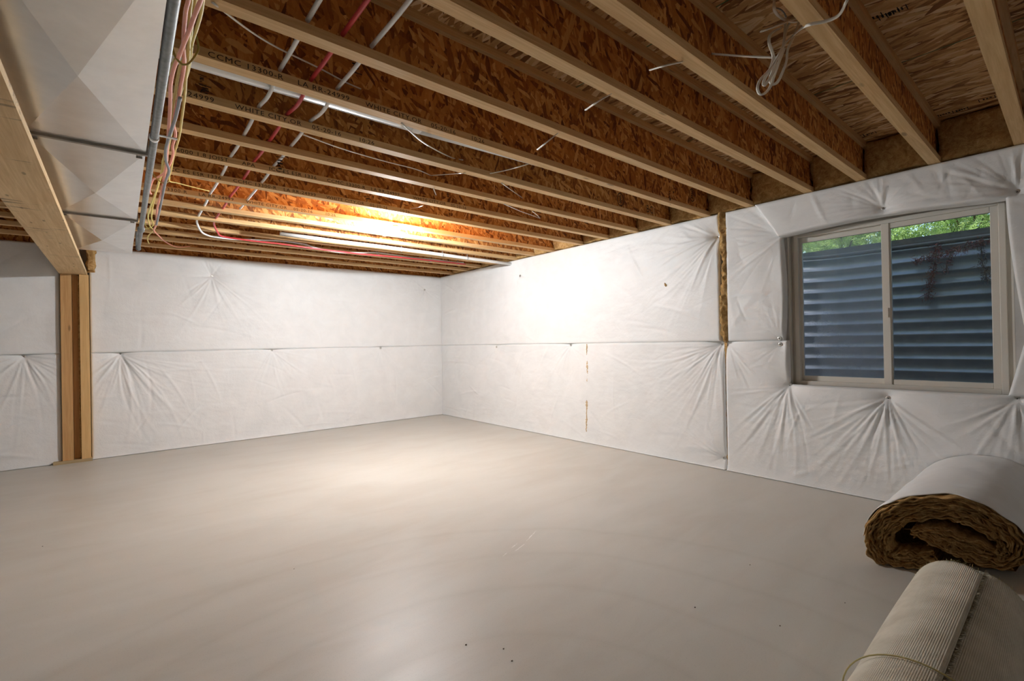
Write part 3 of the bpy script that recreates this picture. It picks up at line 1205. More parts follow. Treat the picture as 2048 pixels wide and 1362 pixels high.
well = tag(empty('window_well', (XW, (wy0 + wy1) / 2, .5)), 'dark corrugated steel window well outside the window', 'window well')
own(mesh_obj('corrugated_wall', np_mesh('corrugated_wall', V_, F_, 'well_steel', True)), well)
mb = MB()
mb.tube([(px_[i], py_[i], RIMZ - .018) for i in range(0, 90)], .020, 6)
own(mb.obj('rim', 'well_rim'), well)
# rail laid over the outer edge of the well
mb = MB().box((xb + .03, wy0 - .3, RIMZ - .005), (xb + .10, wy1 + .3, RIMZ + .062))
tag(mb.obj('timber_rail', 'well_rim'), 'dark timber rail lying along the outer edge of the window well', 'rail')
tag(MB().box((XW, wy0 - .05, .38), (xb + .05, wy1 + .05, .50)).obj('gravel_bed', 'gravel'), kind='structure')
gz = RIMZ - .05
mb = MB().box((xb + .045, wy0 - 6, .3), (14, wy1 + 6, gz)).box((XW, wy0 - 6, .3), (xb + .045, wy0 - .05, gz)).box((XW, wy1 + .05, .3), (xb + .045, wy1 + 6, gz))
tag(mb.obj('ground', 'soil'), kind='structure')


def shrub(c, h, rad, n, seed, mat, lab, leaf=.05):
    rs = np.random.RandomState(seed)
    root = tag(empty('leafy_shrub', c), lab, 'shrub', 'green shrubs beyond the window well')
    mb = MB()
    for k in range(7):
        a = rs.uniform(0, 6.28)
        e = np.array([math.cos(a) * rad * .6, math.sin(a) * rad * .6, h * rs.uniform(.6, .95)])
        mb.tube([(0, 0, -.02), tuple(e * .5 + np.array([0, 0, .1])), tuple(e)], [.009, .006, .003], 5)
    mb.obj('stem', 'bark', root)
    # feathery sprays: each a midrib with paired leaflets
    V_, F_ = [], []
    for k in range(n):
        th, ph = rs.uniform(0, 6.283), rs.uniform(-.2, 1.5)
        rr = rad * rs.uniform(.35, 1.0)
        p = np.array([math.cos(th) * math.cos(ph) * rr, math.sin(th) * math.cos(ph) * rr, h * (.02 + .98 * rs.uniform(0, 1) * max(.25, math.cos(ph * .6)))])
        d = np.array([math.cos(th), math.sin(th), rs.uniform(-.5, .6)]) + rs.normal(0, .35, 3)
        d /= np.linalg.norm(d)
        s_ = np.cross(d, rs.normal(0, 1, 3)); s_ /= np.linalg.norm(s_)
        L = leaf * rs.uniform(2.2, 4.2)
        for j in range(6):
            t = j / 6
            q = p + d * L * t - np.array([0, 0, .25 * L * t * t])
            for sg in (-1, 1):
                tip = q + s_ * sg * leaf * (1.1 - t) * .9 + d * leaf * .55
                w_ = d * leaf * .16
                o = len(V_)
                V_ += [q - w_, q + w_, tip]
                F_.append((o, o + 1, o + 2))
    own(mesh_obj('foliage', np_mesh('foliage', np.array(V_) + np.array(c), F_, mat, False)), root)['kind'] = 'stuff'
    return root


shrub((2.15, -7.5, gz), 1.15, .85, 1900, 1, 'leaf_green', 'feathery green shrub beyond the right end of the window well')
shrub((2.05, -6.55, gz), .95, .75, 1700, 2, 'leaf_green', 'feathery green shrub beyond the timber rail, in line with the window mullion')
shrub((2.3, -5.4, gz), 1.25, .95, 2100, 3, 'leaf_green', 'feathery green shrub seen through the dusty pane')
shrub((2.6, -4.2, gz), 1.3, 1.0, 2000, 4, 'leaf_green', 'feathery green shrub farthest along the wall from the roll of insulation')
shrub((3.3, -7.0, gz), 1.7, 1.0, 2850, 5, 'leaf_sun_tint', 'tall yellow-green shrub behind the feathery green ones, towards the carpet end')
shrub((3.5, -5.0, gz), 1.8, 1.1, 2850, 6, 'leaf_sun_tint', 'tall yellow-green shrub behind the feathery green ones, towards the back wall end')
shrub((3.3, -8.6, gz), 1.6, 1.0, 2090, 7, 'leaf_sun_tint', 'tall yellow-green shrub past the right end of the window well')


def dead_sprig(q_list, seed, mat, lab, dens):
    """dry twig hanging over the well rim, along a pixel path on the plane just inside the steel"""
    rs = np.random.RandomState(seed)
    pts = [on(q, 0, xb - .05) for q in q_list]
    sp_ = smooth_pts(pts, 8)
    root = tag(empty('dead_sprig', tuple(map(float, pts[0]))), lab, 'dead branch', 'dry sprigs hanging into the window well')
    mb = MB()
    mb.tube(sp_, .004, 5)
    own(mb.obj('twig', 'bark'), root)
    V_, F_ = [], []
    for k in range(dens):
        p = np.array(sp_[rs.randint(len(sp_))]) + rs.normal(0, .018, 3)
        d = rs.normal(0, 1, 3); d[2] -= .7; d /= np.linalg.norm(d)
        s_ = np.cross(d, rs.normal(0, 1, 3)); s_ /= np.linalg.norm(s_)
        L = rs.uniform(.02, .055)
        o = len(V_)
        V_ += [p - s_ * .0035, p + s_ * .0035, p + d * L]
        F_.append((o, o + 1, o + 2))
    own(mesh_obj('needles', np_mesh('needles', V_, F_, mat, False)), root)['kind'] = 'stuff'


dead_sprig([(1872, 490), (1871, 515), (1866, 545), (1860, 570), (1856, 597)], 1, 'dead_leaf', 'long drooping red-brown dry sprig hanging into the window well', 420)
dead_sprig([(1985, 478), (1950, 487), (1920, 497), (1885, 508), (1850, 516), (1830, 522)], 2, 'dead_leaf', 'red-brown dry sprig trailing along the window well rim', 420)
dead_sprig([(1905, 500), (1896, 522), (1893, 545)], 3, 'dead_leaf', 'short sparse red-brown dry sprig beside the long drooping one', 90)
dead_sprig([(1962, 490), (1964, 520), (1970, 545), (1975, 562)], 4, 'dead_leaf_dark', 'dark grey-brown dry sprig hanging near the right edge of the window', 170)

# ------------------------------------------------------------------ beam and post
beam = tag(empty('wood_beam', (-4.76, -4.6, 2.1)), 'long pale wooden beam resting on the post beside the metal duct', 'beam')
own(MB().box((-4.885, YF + .05, 2.1), (-4.655, WALL - .0, 2.138)).obj('bottom_plate', 'lvl_pale'), beam)
own(MB().box((-4.87, YF + .05, 2.1385), (-4.715, WALL - .0, ZJ - .003)).obj('core', 'lvl_core'), beam)
post = tag(empty('stud_post', (-4.755, .04, 0)), 'built-up wooden stud post standing against the back wall under the beam', 'post')
own(MB().box((-4.876, -.045, .032), (-4.786, .085, 2.0995)).obj('stud', 'stud_red'), post)
own(MB().box((-4.7835, .022, .032), (-4.738, .085, 2.0995)).obj('stud', 'stud_red'), post)
own(MB().box((-4.7195, -.06, .032), (-4.642, .085, 2.0995)).obj('stud', 'stud_pale'), post)
own(lumpy_box('fibreglass_fill', (-4.737, -.01, .04), (-4.7205, .06, 2.09), .02, .004, 'fibreglass', 5), post)
own(MB().box((-4.95, -.075, .0), (-4.63, .085, .0315)).obj('base_plate', 'plate_wood'), post)
o = lumpy_box('insulation_scrap', (-4.652, -.14, 2.14), (-4.585, .02, 2.40), .014, .034, 'fibreglass', 31)
tag(o, 'crumpled brown fibreglass scrap wedged between beam and back wall', 'insulation')

# ------------------------------------------------------------------ rectangular metal duct
DX0, DX1, DZ0, DZ1 = -4.69, -4.275, 2.2, ZJ - .004
duct = tag(empty('metal_duct', (-4.48, -4.3, DZ0)), 'galvanised rectangular air duct with cross-creased panels under the joists', 'duct')
DY = [-1.20, -2.765, -4.31, -5.85, -7.4, -8.95]
for k in range(5):
    y1, y0 = DY[k], DY[k + 1]
    xm, ym = (DX0 + DX1) / 2, (y0 + y1) / 2
    drop = .034
    c = [(DX0, y0, DZ0), (DX1, y0, DZ0), (DX1, y1, DZ0), (DX0, y1, DZ0)]
    t_ = [(DX0, y0, DZ1), (DX1, y0, DZ1), (DX1, y1, DZ1), (DX0, y1, DZ1)]
    v = c + [(xm, ym, DZ0 - drop)] + t_
    f = [(1, 0, 4), (2, 1, 4), (3, 2, 4), (0, 3, 4), (0, 1, 6, 5), (1, 2, 7, 6), (2, 3, 8, 7), (3, 0, 5, 8), (5, 6, 7, 8)]
    sec = own(MB().add(v, f).obj('duct_section', 'galvanised'), duct)
    if k > 0:
        ys_ = y1
        mb = MB()
        mb.box((DX0 - .012, ys_ - .016, DZ0 - .012), (DX1 + .008, ys_ - .003, DZ0 + .001))
        mb.box((DX0 - .012, ys_ + .001, DZ0 - .009), (DX1 + .008, ys_ + .013, DZ0 + .001))
        mb.box((DX1, ys_ - .016, DZ0), (DX1 + .010, ys_ + .012, DZ1 - .02))
        mb.box((DX0 - .010, ys_ - .016, DZ0), (DX0, ys_ + .012, DZ1 - .02))
        own(mb.obj('drive_cleat', 'cleat_metal'), duct)
        for xx, sg in ((DX0 + .01, 1), (DX1 - .035, 1)):
            mb = MB().box((xx, ys_ + .055, DZ0 - .010), (xx + .024, ys_ + .060, DZ0 + .001)).box((xx, ys_ + .030, DZ0 - .003), (xx + .005, ys_ + .058, DZ0 + .0))
            own(mb.obj('corner_tab', 'cleat_metal'), duct)

# grey gas pipe along the duct
pipe = tag(empty('iron_pipe', (-4.25, -3.2, 2.24)), 'dark grey iron pipe running along the edge of the metal duct', 'pipe')
pts = [(-4.253, YF + .3, 2.25), (-4.253, -5.5, 2.25), (-4.243, -4.0, 2.25), (-4.226, -1.25, 2.25)]
own(MB().tube(pts, .0165, 14).obj('pipe_run', 'iron_pipe'), pipe)
own(MB().lathe([(.018, -.04), (.025, -.036), (.025, .036), (.018, .04)], 14, (-4.2315, -2.2, 2.25), 'y').obj('coupling', 'iron_pipe'), pipe)
mb = MB().tube(smooth_pts([(-4.226, -1.27, 2.25), (-4.226, -1.215, 2.252), (-4.226, -1.19, 2.275), (-4.226, -1.188, 2.33), (-4.226, -1.188, ZC - .01)], 5), .021, 14)
own(mb.obj('elbow_riser', 'iron_pipe'), pipe)
strap = MB()
strap.lathe([(.0205, -.012), (.0205, .012)], 16, (-4.246, -4.42, 2.25), 'y')
strap.box((-4.235, -4.43, 2.262), (-4.155, -4.412, 2.266))
own(strap.obj('pipe_strap', 'pex_white'), pipe)

# ------------------------------------------------------------------ white round duct between two joists
wd = tag(empty('round_duct', (-2.1, -4.72, 2.55)), 'white round vent duct lying between two joists', 'duct')
RD = .064
yc = -4.76


def wdz(x):  # height of its axis
    return 2.532 + (x + 4.2) * .008 + .0047 * (x + 4.2) ** 2


def wseg(x0, x1, r=RD, mat='white_duct', nm='duct_length'):
    own(MB().tube([(x0, yc, wdz(x0)), (x1, yc, wdz(x1))], r, 28).obj(nm, mat), wd)


wseg(-5.2, -3.05)
wseg(-3.05 + .002, -1.88, RD * 1.02)
wseg(-1.876, -.75, RD)
wseg(-.746, -.02, RD * .98)
for xx in (-3.04, -1.885, -.75):
    own(MB().lathe([(RD * 1.0, -.03), (RD * 1.05, -.026), (RD * 1.05, .026), (RD * 1.0, .03)], 28, (xx, yc, wdz(xx)), 'x').obj('joint_band', 'foil_tape' if xx > -2 else 'white_duct'), wd)

# ------------------------------------------------------------------ supply tubes through the joist webs
def tube_thing(name, pts, r, mat, lab, cat, group=None, n=8, sm=5, flat=1.0):
    sp_ = smooth_pts(pts, sm)
    base = sp_[0]
    o = MB().tube([np.array(p) - base for p in sp_], r, n, flat=flat).obj(name, mat, loc=tuple(map(float, base)))
    tag(o, lab, cat, group)
    return o


YR = -1.525
wrun = [on(q, 1, YR) for q in [(417, 471), (437, 475), (471, 478.5), (520, 480), (560, 481.5), (607, 488), (638, 497.5), (681, 504.5), (720, 505.5), (751, 505), (790, 510), (824, 515), (870, 519), (905, 524), (927, 525.5)]]
rrun = [on(q, 1, YR - .018) for q in [(444, 472.5), (478, 478), (520, 483.5), (560, 487.5), (628, 497), (680, 503), (722, 508), (794, 514), (872, 522), (931, 528.5)]]


def hz(y):
    return 2.496 + (y + 5.3) * -.0225 + .0016 * (y + 5.3) ** 2


def straight(x, yend):
    return [np.array([x, y, max(hz(y), 2.478 if y > -7 else 0)]) for y in np.arange(-9.2, yend + .01, .5)]


GP = 'plastic supply tubes through the joist webs'
def webline(x, yend):
    # sags a little between the webs, as plastic tube does
    pts = []
    for a, b_ in zip(JY[:-1], JY[1:]):
        if b_ > yend: break
        pts.append(np.array([x + .004 * math.sin(a * 7), a + FW / 2, 2.494 + (a + 5.3) * -.012]))
        dip = .020 if abs((a + b_) / 2 + 4.75) < .15 else 0.0   # ducks under the round duct
        pts.append(np.array([x, (a + b_) / 2 + FW / 2, 2.486 + (a + 5.3) * -.012 - dip]))
    return [np.array([x, -9.2, 2.53])] + pts


a_ = webline(-3.815, -1.7)
tube_thing('supply_tube', a_ + [np.array([-3.80, -1.85, 2.455]), np.array([-3.74, -1.62, 2.412])] + wrun, .0092, 'pex_white',
           'white plastic tube through the joists on the metal duct side of the red tube', 'pipe', GP, 10, 6)
a_ = webline(-3.68, -1.7)
tube_thing('supply_tube', a_ + [np.array([-3.665, -1.88, 2.455]), np.array([-3.60, -1.64, 2.415])] + rrun, .0092, 'pex_red',
           'red plastic tube running through the joist webs between two white ones', 'pipe', GP, 10, 6)
a_ = webline(-3.558, -2.6)
tube_thing('supply_tube', a_ + [np.array([-3.55, -2.5, 2.47])], .0092, 'pex_white',
           'white plastic tube through the joists on the window side of the red tube', 'pipe', GP, 10, 6)
# waste pipe under the far joists
YP = -1.955
pp = [on(q, 1, YP) for q in [(560, 467), (679, 483.5), (760, 493), (860, 506), (935, 516.5), (985, 523)]]
pv = tag(empty('waste_pipe', tuple(map(float, pp[0]))), 'straight white waste pipe strapped under the far joists behind the lamp', 'pipe')
_d = pp[-1] - pp[1]
pp.append(pp[-1] + _d * ((.02 - pp[-1][0]) / _d[0]))
own(MB().tube(pp, .021, 12).obj('pipe_run', 'pvc'), pv)
for t_ in (.35, .62, .8):
    c = pp[1] * (1 - t_) + pp[5] * t_
    own(MB().lathe([(.0225, -.008), (.0225, .008)], 14, c, 'x').box((c[0] - .006, c[1] - .002, c[2]), (c[0] + .006, c[1] + .002, ZJ + .03)).obj('pipe_clip', 'foil_tape'), pv)
for k, q in enumerate([(615, 493), (757, 508), (863, 521), (919, 527)]):
    c = on(q, 1, YR + .0)
    tag(MB().box((c[0] - .006, c[1] - .02, c[2] - .012), (c[0] + .006, c[1] + .045, c[2] - .006)).box((c[0] - .006, c[1] + .04, c[2] - .012), (c[0] + .006, c[1] + .045, ZJ + .01)).obj('tube_clip', 'foil_tape'),
        'small metal clip holding the red and white tubes behind a joist', 'clip', 'clips on the red and white tubes')

# ------------------------------------------------------------------ cable bundle beside the duct
GB = 'cables in the bundle beside the duct'


def zcable(name, q, z, r, mat, lab, cat='cable', group=GB, flat=.7, n=8):
    zs_ = z if isinstance(z, (list, tuple)) else [z] * len(q)
    return tube_thing(name, [on(a, 2, zz) for a, zz in zip(q, zs_)], r, mat, lab, cat, group, n, 6, flat)


zcable('pink_cable', [(414, -45), (401.6, 0), (390, 29), (378, 62), (366, 91), (356, 117), (347, 139), (341, 169), (340.5, 198), (338, 250), (334.6, 293), (333, 326), (329, 349), (324, 380), (314.6, 415), (312, 450), (307.6, 460), (317, 471), (333, 485), (354.6, 494), (380, 492.5)],
       [2.35] * 15 + [2.36, 2.37, 2.39, 2.40, 2.40, 2.415], .0072, 'cable_pink', 'pink cable in the bundle that trails off over the far joists')
zcable('pink_cable', [(380, -45), (376.6, 0), (372, 19), (368, 59), (367, 95), (368.5, 125), (366, 147), (362, 169), (357, 198), (351, 222), (347.5, 250), (351, 269), (345, 293), (346, 307), (339, 330), (326, 348), (312, 356), (305, 361), (299, 380), (302, 388)],
       2.365, .0068, 'cable_pink', 'pink cable in the bundle whose cut end curls towards the iron pipe')
zcable('yellow_cable', [(385, -45), (382.5, 0), (379.6, 29), (378, 88), (376.6, 125), (372, 154), (370, 185), (364, 234), (358, 274), (347.5, 312), (342, 340), (338, 361), (355, 366), (385, 374), (418, 382)],
       [2.375] * 11 + [2.385, 2.40, 2.41, 2.42], .0056, 'cable_yellow', 'yellow cable in the bundle that leaves sideways under the joists')
zcable('yellow_cable', [(395, -45), (391, 0), (386, 29), (381, 73), (371, 110), (360.5, 132), (353, 169), (350, 190), (344, 227), (343, 250), (335, 290), (326, 321), (323, 344), (312, 382), (300.5, 415), (296, 434), (300, 452), (306, 461), (297, 471), (295, 479), (298, 487)],
       2.38, .0056, 'cable_yellow', 'yellow cable in the bundle whose cut end hangs lowest of all')
zcable('yellow_cable', [(411, -45), (406, 0), (401.6, 29), (393, 59), (384, 88), (379.6, 125), (374, 150), (360, 190), (348, 240), (338, 290), (330, 330), (319, 363), (307.6, 403), (303, 434), (306, 451), (293.5, 457), (279.4, 460)],
       2.392, .0056, 'cable_yellow', 'yellow cable in the bundle that ends across the iron pipe')
zcable('yellow_cable', [(350, 118), (345, 128), (339, 145), (331, 157)], [2.37, 2.375, 2.38, 2.385], .0045, 'cable_yellow', 'short yellow cable tail sticking out of the bundle at the near strap')
zcable('grey_cable', [(360, 195), (357, 210), (351, 235), (343, 260), (332, 297), (332, 321), (338, 342), (331, 363), (323, 403), (317, 431), (313, 450)],
       2.34, .0075, 'cable_grey', 'dark grey cable woven through the pink and yellow bundle')
zcable('cable_strap', [(342, 50), (343, 85), (350, 112), (362, 127), (369, 129), (377, 127), (388, 115), (397, 97), (393, 72)],
       [2.435, 2.40, 2.355, 2.335, 2.332, 2.335, 2.36, 2.40, 2.435], .0042, 'strap_olive', 'olive strap looped under the cable bundle nearest the white round duct', 'strap', 'straps holding the cable bundle')
zcable('cable_strap', [(303, 330), (304, 342), (312, 356), (322, 364), (330, 367), (337, 362), (340, 355)],
       [2.435, 2.40, 2.36, 2.345, 2.345, 2.37, 2.435], .0045, 'strap_olive', 'olive strap looped under the cable bundle halfway along the metal duct', 'strap', 'straps holding the cable bundle')
zcable('cable_strap', [(288, 436), (290, 448), (297, 458), (306, 461), (312, 455)],
       [2.435, 2.40, 2.375, 2.375, 2.435], .0045, 'strap_olive', 'olive strap looped under the far end of the cable bundle', 'strap', 'straps holding the cable bundle')

# ------------------------------------------------------------------ white house cables
GW = 'white cables stapled to the joists'


def jp(ji, q, web=True):
    return on(q, 1, JY[ji] + (FW / 2 - .008 if web else -.008))


def mix_cable(pts, lab, r=.0052, mat='cable_white', flat=.6):
    return tube_thing('white_cable', pts, r, mat, lab, 'cable', GW, 8, 6, flat)


mix_cable([on((425, 5), 2, ZJ - .006), on((500, 62), 1, -5.15), on((560, 98), 1, -5.05), on((640, 137), 1, -4.97), jp(5, (690, 164)), jp(5, (722, 178))],
          'white cable slanting across the bay beside the white round duct into a joist web')
mix_cable([on((803, 246), 2, ZJ - .006), on((840, 280), 1, -4.82), on((870, 299), 1, -4.65), jp(6, (905, 316)), jp(6, (926, 320))],
          'white cable crossing in front of the white round duct')
mix_cable([on((1062, 326), 2, ZJ + .03), on((1040, 333), 1, -4.82), on((1010, 341), 1, -4.62), jp(6, (980, 347), False)],
          'short white cable from the joint band of the round duct to the next joist', .006)
mix_cable([on((606, 269), 2, ZJ - .006), on((680, 296), 1, -4.40), on((760, 320), 1, -4.28), on((830, 338), 1, -4.20), jp(7, (862, 351))],
          'long white cable sagging across the bay behind the white round duct')
mix_cable([jp(7, (862, 351)), on((890, 349), 1, -4.22), on((930, 346), 2, ZJ - .006)], 'white cable rising from a joist web back to the flange behind the round duct')
mix_cable([on((1003, 366), 2, ZJ - .006), on((1025, 382), 1, -4.2), jp(7, (1045, 396))], 'short white cable dropping into a web two bays behind the round duct', .0048)
mix_cable([on((1008, 408), 2, ZJ - .006), on((1040, 422), 1, -3.9), on((1065, 431), 1, -3.8), jp(8, (1080, 437))], 'thin white cable with a curved tail nearing the window wall', .0045)
mix_cable([on((1065, 423), 2, ZJ - .006), on((1074, 430), 1, -3.85), jp(8, (1080, 437))], 'short thin white cable meeting the curved tail nearing the window wall', .0045)
mix_cable([on((867, 377), 2, ZJ - .006), jp(8, (872, 390))], 'very short white cable above the lamp, poking from a flange', .0045)
mix_cable([on((846, 411), 2, ZJ - .006), on((835, 415), 1, -3.45), jp(9, (822, 417))], 'short white cable tail in the bay before the lamp', .0045)
mix_cable([jp(4, (1075, 299)), on((1094, 284), 1, -5.55), on((1115, 267), 2, ZJ - .006)], 'short white cable rising from a hole in the web, one bay before the round duct')
mix_cable([jp(3, (1171, 220)), on((1196, 203), 1, -6.0), on((1222, 188), 2, ZJ - .006)], 'short white cable rising from a hole in the web, two bays before the round duct')
mix_cable([jp(2, (1300, 140)), on((1335, 130), 1, -6.3), on((1364, 124), 2, ZJ - .003)], 'short white cable at the web nearest the looped white cable')

# looped spare cable hanging in the bay before the window
GC = 'looped spare cable hanging between joists'
cq = lambda x, y: (1400 + x * .17578, y * .17578)
Y0 = -6.42


def cpt(x, y, dy=0.0):
    return on(cq(x, y), 1, Y0 + dy)


under = [on(cq(1690, -60), 2, ZJ + .03), on(cq(1660, 30), 2, ZJ - .004), on(cq(1580, 170), 2, ZJ - .012), on(cq(1440, 238), 2, ZJ - .010), on(cq(1215, 290), 2, ZJ - .010)]
tube_thing('looped_cable', under + [cpt(1080, 385, -.01), cpt(960, 505, -.01), cpt(880, 650, -.01), cpt(825, 800, -.01), cpt(790, 905, -.01), cpt(815, 958, 0), cpt(880, 935, .01), cpt(940, 820, .01), cpt(985, 690, .01), cpt(1000, 560, .01), cpt(1075, 400, .012), cpt(1120, 260, .012), cpt(1090, 180, .02),
                                    cpt(1000, 300, .02), cpt(930, 600, .0), cpt(860, 780, -.02), cpt(760, 940, -.02), cpt(725, 965, -.015), cpt(735, 900, -.012), cpt(800, 780, 0), cpt(835, 660, 0), cpt(818, 580, 0), cpt(785, 480, 0), cpt(808, 385, .01), cpt(920, 310, .02)],
           .0062, 'cable_white', 'white cable crossing under a joist flange and hanging in tight loops', 'cable', GC, 8, 7, .6)
tube_thing('looped_cable', [cpt(975, 180, .03), cpt(968, 330, .03), cpt(945, 520, .0), cpt(880, 660, -.03), cpt(790, 790, -.03), cpt(690, 900, -.03), cpt(655, 1000, -.03), cpt(682, 1072, -.025), cpt(745, 1055, -.02), cpt(805, 975, -.015), cpt(850, 840, -.01), cpt(900, 700, -.01), cpt(960, 550, .015)],
           .0062, 'cable_white', 'white cable making the lowest of the hanging loops', 'cable', GC, 8, 7, .6)
tube_thing('looped_cable', [cpt(700, 356, -.02), cpt(840, 305, -.01), cpt(980, 250, 0), cpt(1110, 205, .01)], .0068, 'cable_white', 'straight white cable stub with a cut end above the hanging loops', 'cable', GC, 8, 5, .6)
tube_thing('looped_cable', [cpt(1150, 238, .02), cpt(1060, 250, .01), cpt(960, 222, 0), cpt(880, 165, 0), cpt(843, 85, 0), cpt(850, -20, .01), cpt(880, -120, .02)], .0068, 'cable_white', 'white cable arcing up to the subfloor above the hanging loops', 'cable', GC, 8, 5, .6)
tube_thing('looped_cable', [on(cq(860, 655), 1, -6.40), on(cq(620, 645), 1, -6.34), on(cq(400, 632), 1, -6.26), on(cq(130, 612), 1, JY[2] + FW / 2 - .008)], .0062, 'cable_white',
           'taut white cable from a joist web to the hanging loops', 'cable', GC, 8, 5, .6)
tube_thing('black_wire', [cpt(860, 90, .01), cpt(920, 110, .01), cpt(960, 150, .01), cpt(975, 190, .02)], .003, 'cable_grey', 'short black wire above the hanging white loops', 'cable', None, 6, 5)

# ------------------------------------------------------------------ lamps
def bulb_power(watts, n):
    area = 4 * math.pi * .030 ** 2
    return watts / n / (math.pi * area)


emit('bulb_glow', LAMP_COL, bulb_power(LAMP_W, 3))


def bulb_mesh(glow):
    prof = [(.012, 0.0), (.014, .016), (.025, .040), (.030, .058), (.026, .077), (.012, .090)]
    return MB().lathe(prof, 10).mesh('bulb', glow)


lx, ly = -2.235, JY[10] + FW / 2
lamp = tag(empty('ceiling_lamp', (lx, ly, ZJ)), 'lit three-bulb ceiling lamp fixed under a joist', 'lamp')
MB().lathe([(.055, 0), (.057, -.012), (.048, -.022), (.030, -.030), (.028, -.050), (.020, -.056)], 24).obj('base', 'porcelain', lamp)
bm_ = bulb_mesh('bulb_glow')
sock = MB().lathe([(.016, -.03), (.017, .004), (.0155, .006)], 14).mesh('socket', 'porcelain')
for q in ((771, 466), (794, 463), (808, 472)):
    c = on(q, 2, ZJ - .065)
    d = Vector((c[0] - lx, c[1] - ly, -.02))
    base_p = Vector((0, 0, -.045)) + d.normalized() * .03
    rot = d.to_track_quat('Z', 'Y').to_euler()
    so = mesh_obj('socket', sock, lamp, base_p, rot)
    mesh_obj('bulb', bm_, lamp, base_p + d.normalized() * .006, rot)

# ------------------------------------------------------------------ rolled insulation in the corner by the window wall
def face_pt(cx, cy):
    """pixel of the roll's cut end -> (y, z) on its slanted end plane"""
    q = (1700 + cx / 5.24, 900 + cy / 5.24)
    n = np.array([1.0, .55, 0.0]); n /= np.linalg.norm(n)
    return onplane(q, (-1.25, -6.48, 0), n)


def end_x(y):
    return -1.25 + .55 * (-6.48 - y)


mid = [(900, 1150), (760, 1175), (600, 1180), (450, 1165), (330, 1110), (270, 990), (285, 870), (380, 745), (520, 675), (700, 630), (950, 615), (1180, 645), (1380, 730), (1560, 840), (1680, 960), (1710, 1070), (1640, 1140), (1500, 1140), (1300, 1080), (1120, 1010), (950, 940), (780, 880), (640, 850)]
half = [70, 85, 85, 85, 88, 85, 95, 105, 108, 108, 105, 105, 108, 105, 100, 100, 88, 92, 105, 100, 85, 60, 25]
mid3 = [face_pt(*p)[1:] for p in mid]
sc_px = 1 / 5.24 / F_PX * 2.75
cl = np.array(smooth_pts([np.array([p[0], p[1], h * sc_px]) for p, h in zip(mid3, half)], 10))
zmin = .03
tang = np.gradient(cl[:, :2], axis=0)
tang /= np.linalg.norm(tang, axis=1)[:, None]
nrm = np.stack([-tang[:, 1], tang[:, 0]], 1)
roll = tag(empty('insulation_roll', (-.6, -6.8, 0)), 'rolled-up white faced insulation with its ragged brown fibreglass end showing, lying on the floor', 'insulation roll')
NL = 17
mbv, mbf = [], []
rs = np.random.RandomState(3)
nseg = len(cl)
tt = np.linspace(0, 1, nseg)
for L in range(NL):
    s_ = (L / (NL - 1) - .5) * 2
    rip = .0035 * np.sin(tt * 150 + L * 1.1 + 2 * np.sin(tt * 31 + L)) + .003 * np.sin(tt * 61 + L * .5)
    off = cl[:, 2] * (s_ * .96) + rip
    y = cl[:, 0] + nrm[:, 0] * off
    z = np.maximum(cl[:, 1] + nrm[:, 1] * off, .006 + .004 * rs.rand())
    jag = .018 * rs.rand() + .012 * np.sin(tt * 70 + rs.rand() * 9) + .010 * np.sin(tt * 160 + rs.rand() * 9) + .02 * np.sin(tt * 21 + rs.rand() * 9)
    x = end_x(y) + jag
    th = .0048
    # rounded lip: back, lip, back
    for dx, dn in ((.16, -th), (.012, -th), (.0, 0.0), (.012, th), (.16, th)):
        yy = y + nrm[:, 0] * dn
        zz = np.maximum(z + nrm[:, 1] * dn, .004)
        mbv.append(np.stack([x + dx, yy, zz], 1))
    o = (len(mbv) - 5) * nseg
    for r_ in range(4):
        for k in range(nseg - 1):
            mbf.append((o + r_ * nseg + k, o + r_ * nseg + k + 1, o + (r_ + 1) * nseg + k + 1, o + (r_ + 1) * nseg + k))
own(mesh_obj('fibreglass_end', np_mesh('fibreglass_end', np.concatenate(mbv), mbf, 'fibreglass', True)), roll)
# loose tufts poking from the cut end
tv, tf = [], []
for k in range(260):
    i = rs.randint(nseg)
    s_ = rs.uniform(-.95, .95)
    y, z = cl[i, 0] + nrm[i, 0] * cl[i, 2] * s_, max(.01, cl[i, 1] + nrm[i, 1] * cl[i, 2] * s_)
    p = np.array([end_x(y) + .012, y, z])
    d = np.array([-rs.uniform(.3, 1), tang[i, 0] * rs.normal(), tang[i, 1] * rs.normal() - .2]); d /= np.linalg.norm(d)
    sd = np.array([0, tang[i, 0], tang[i, 1]])
    L = rs.uniform(.012, .04)
    w_ = rs.uniform(.003, .010)
    o = len(tv)
    tv += [p - sd * w_, p + sd * w_, p + d * L + sd * w_ * .4, p + d * L - sd * w_ * .4]
    tf.append((o, o + 1, o + 2, o + 3))
own(mesh_obj('loose_tufts', np_mesh('loose_tufts', tv, tf, 'fibreglass', False)), roll)['kind'] = 'stuff'
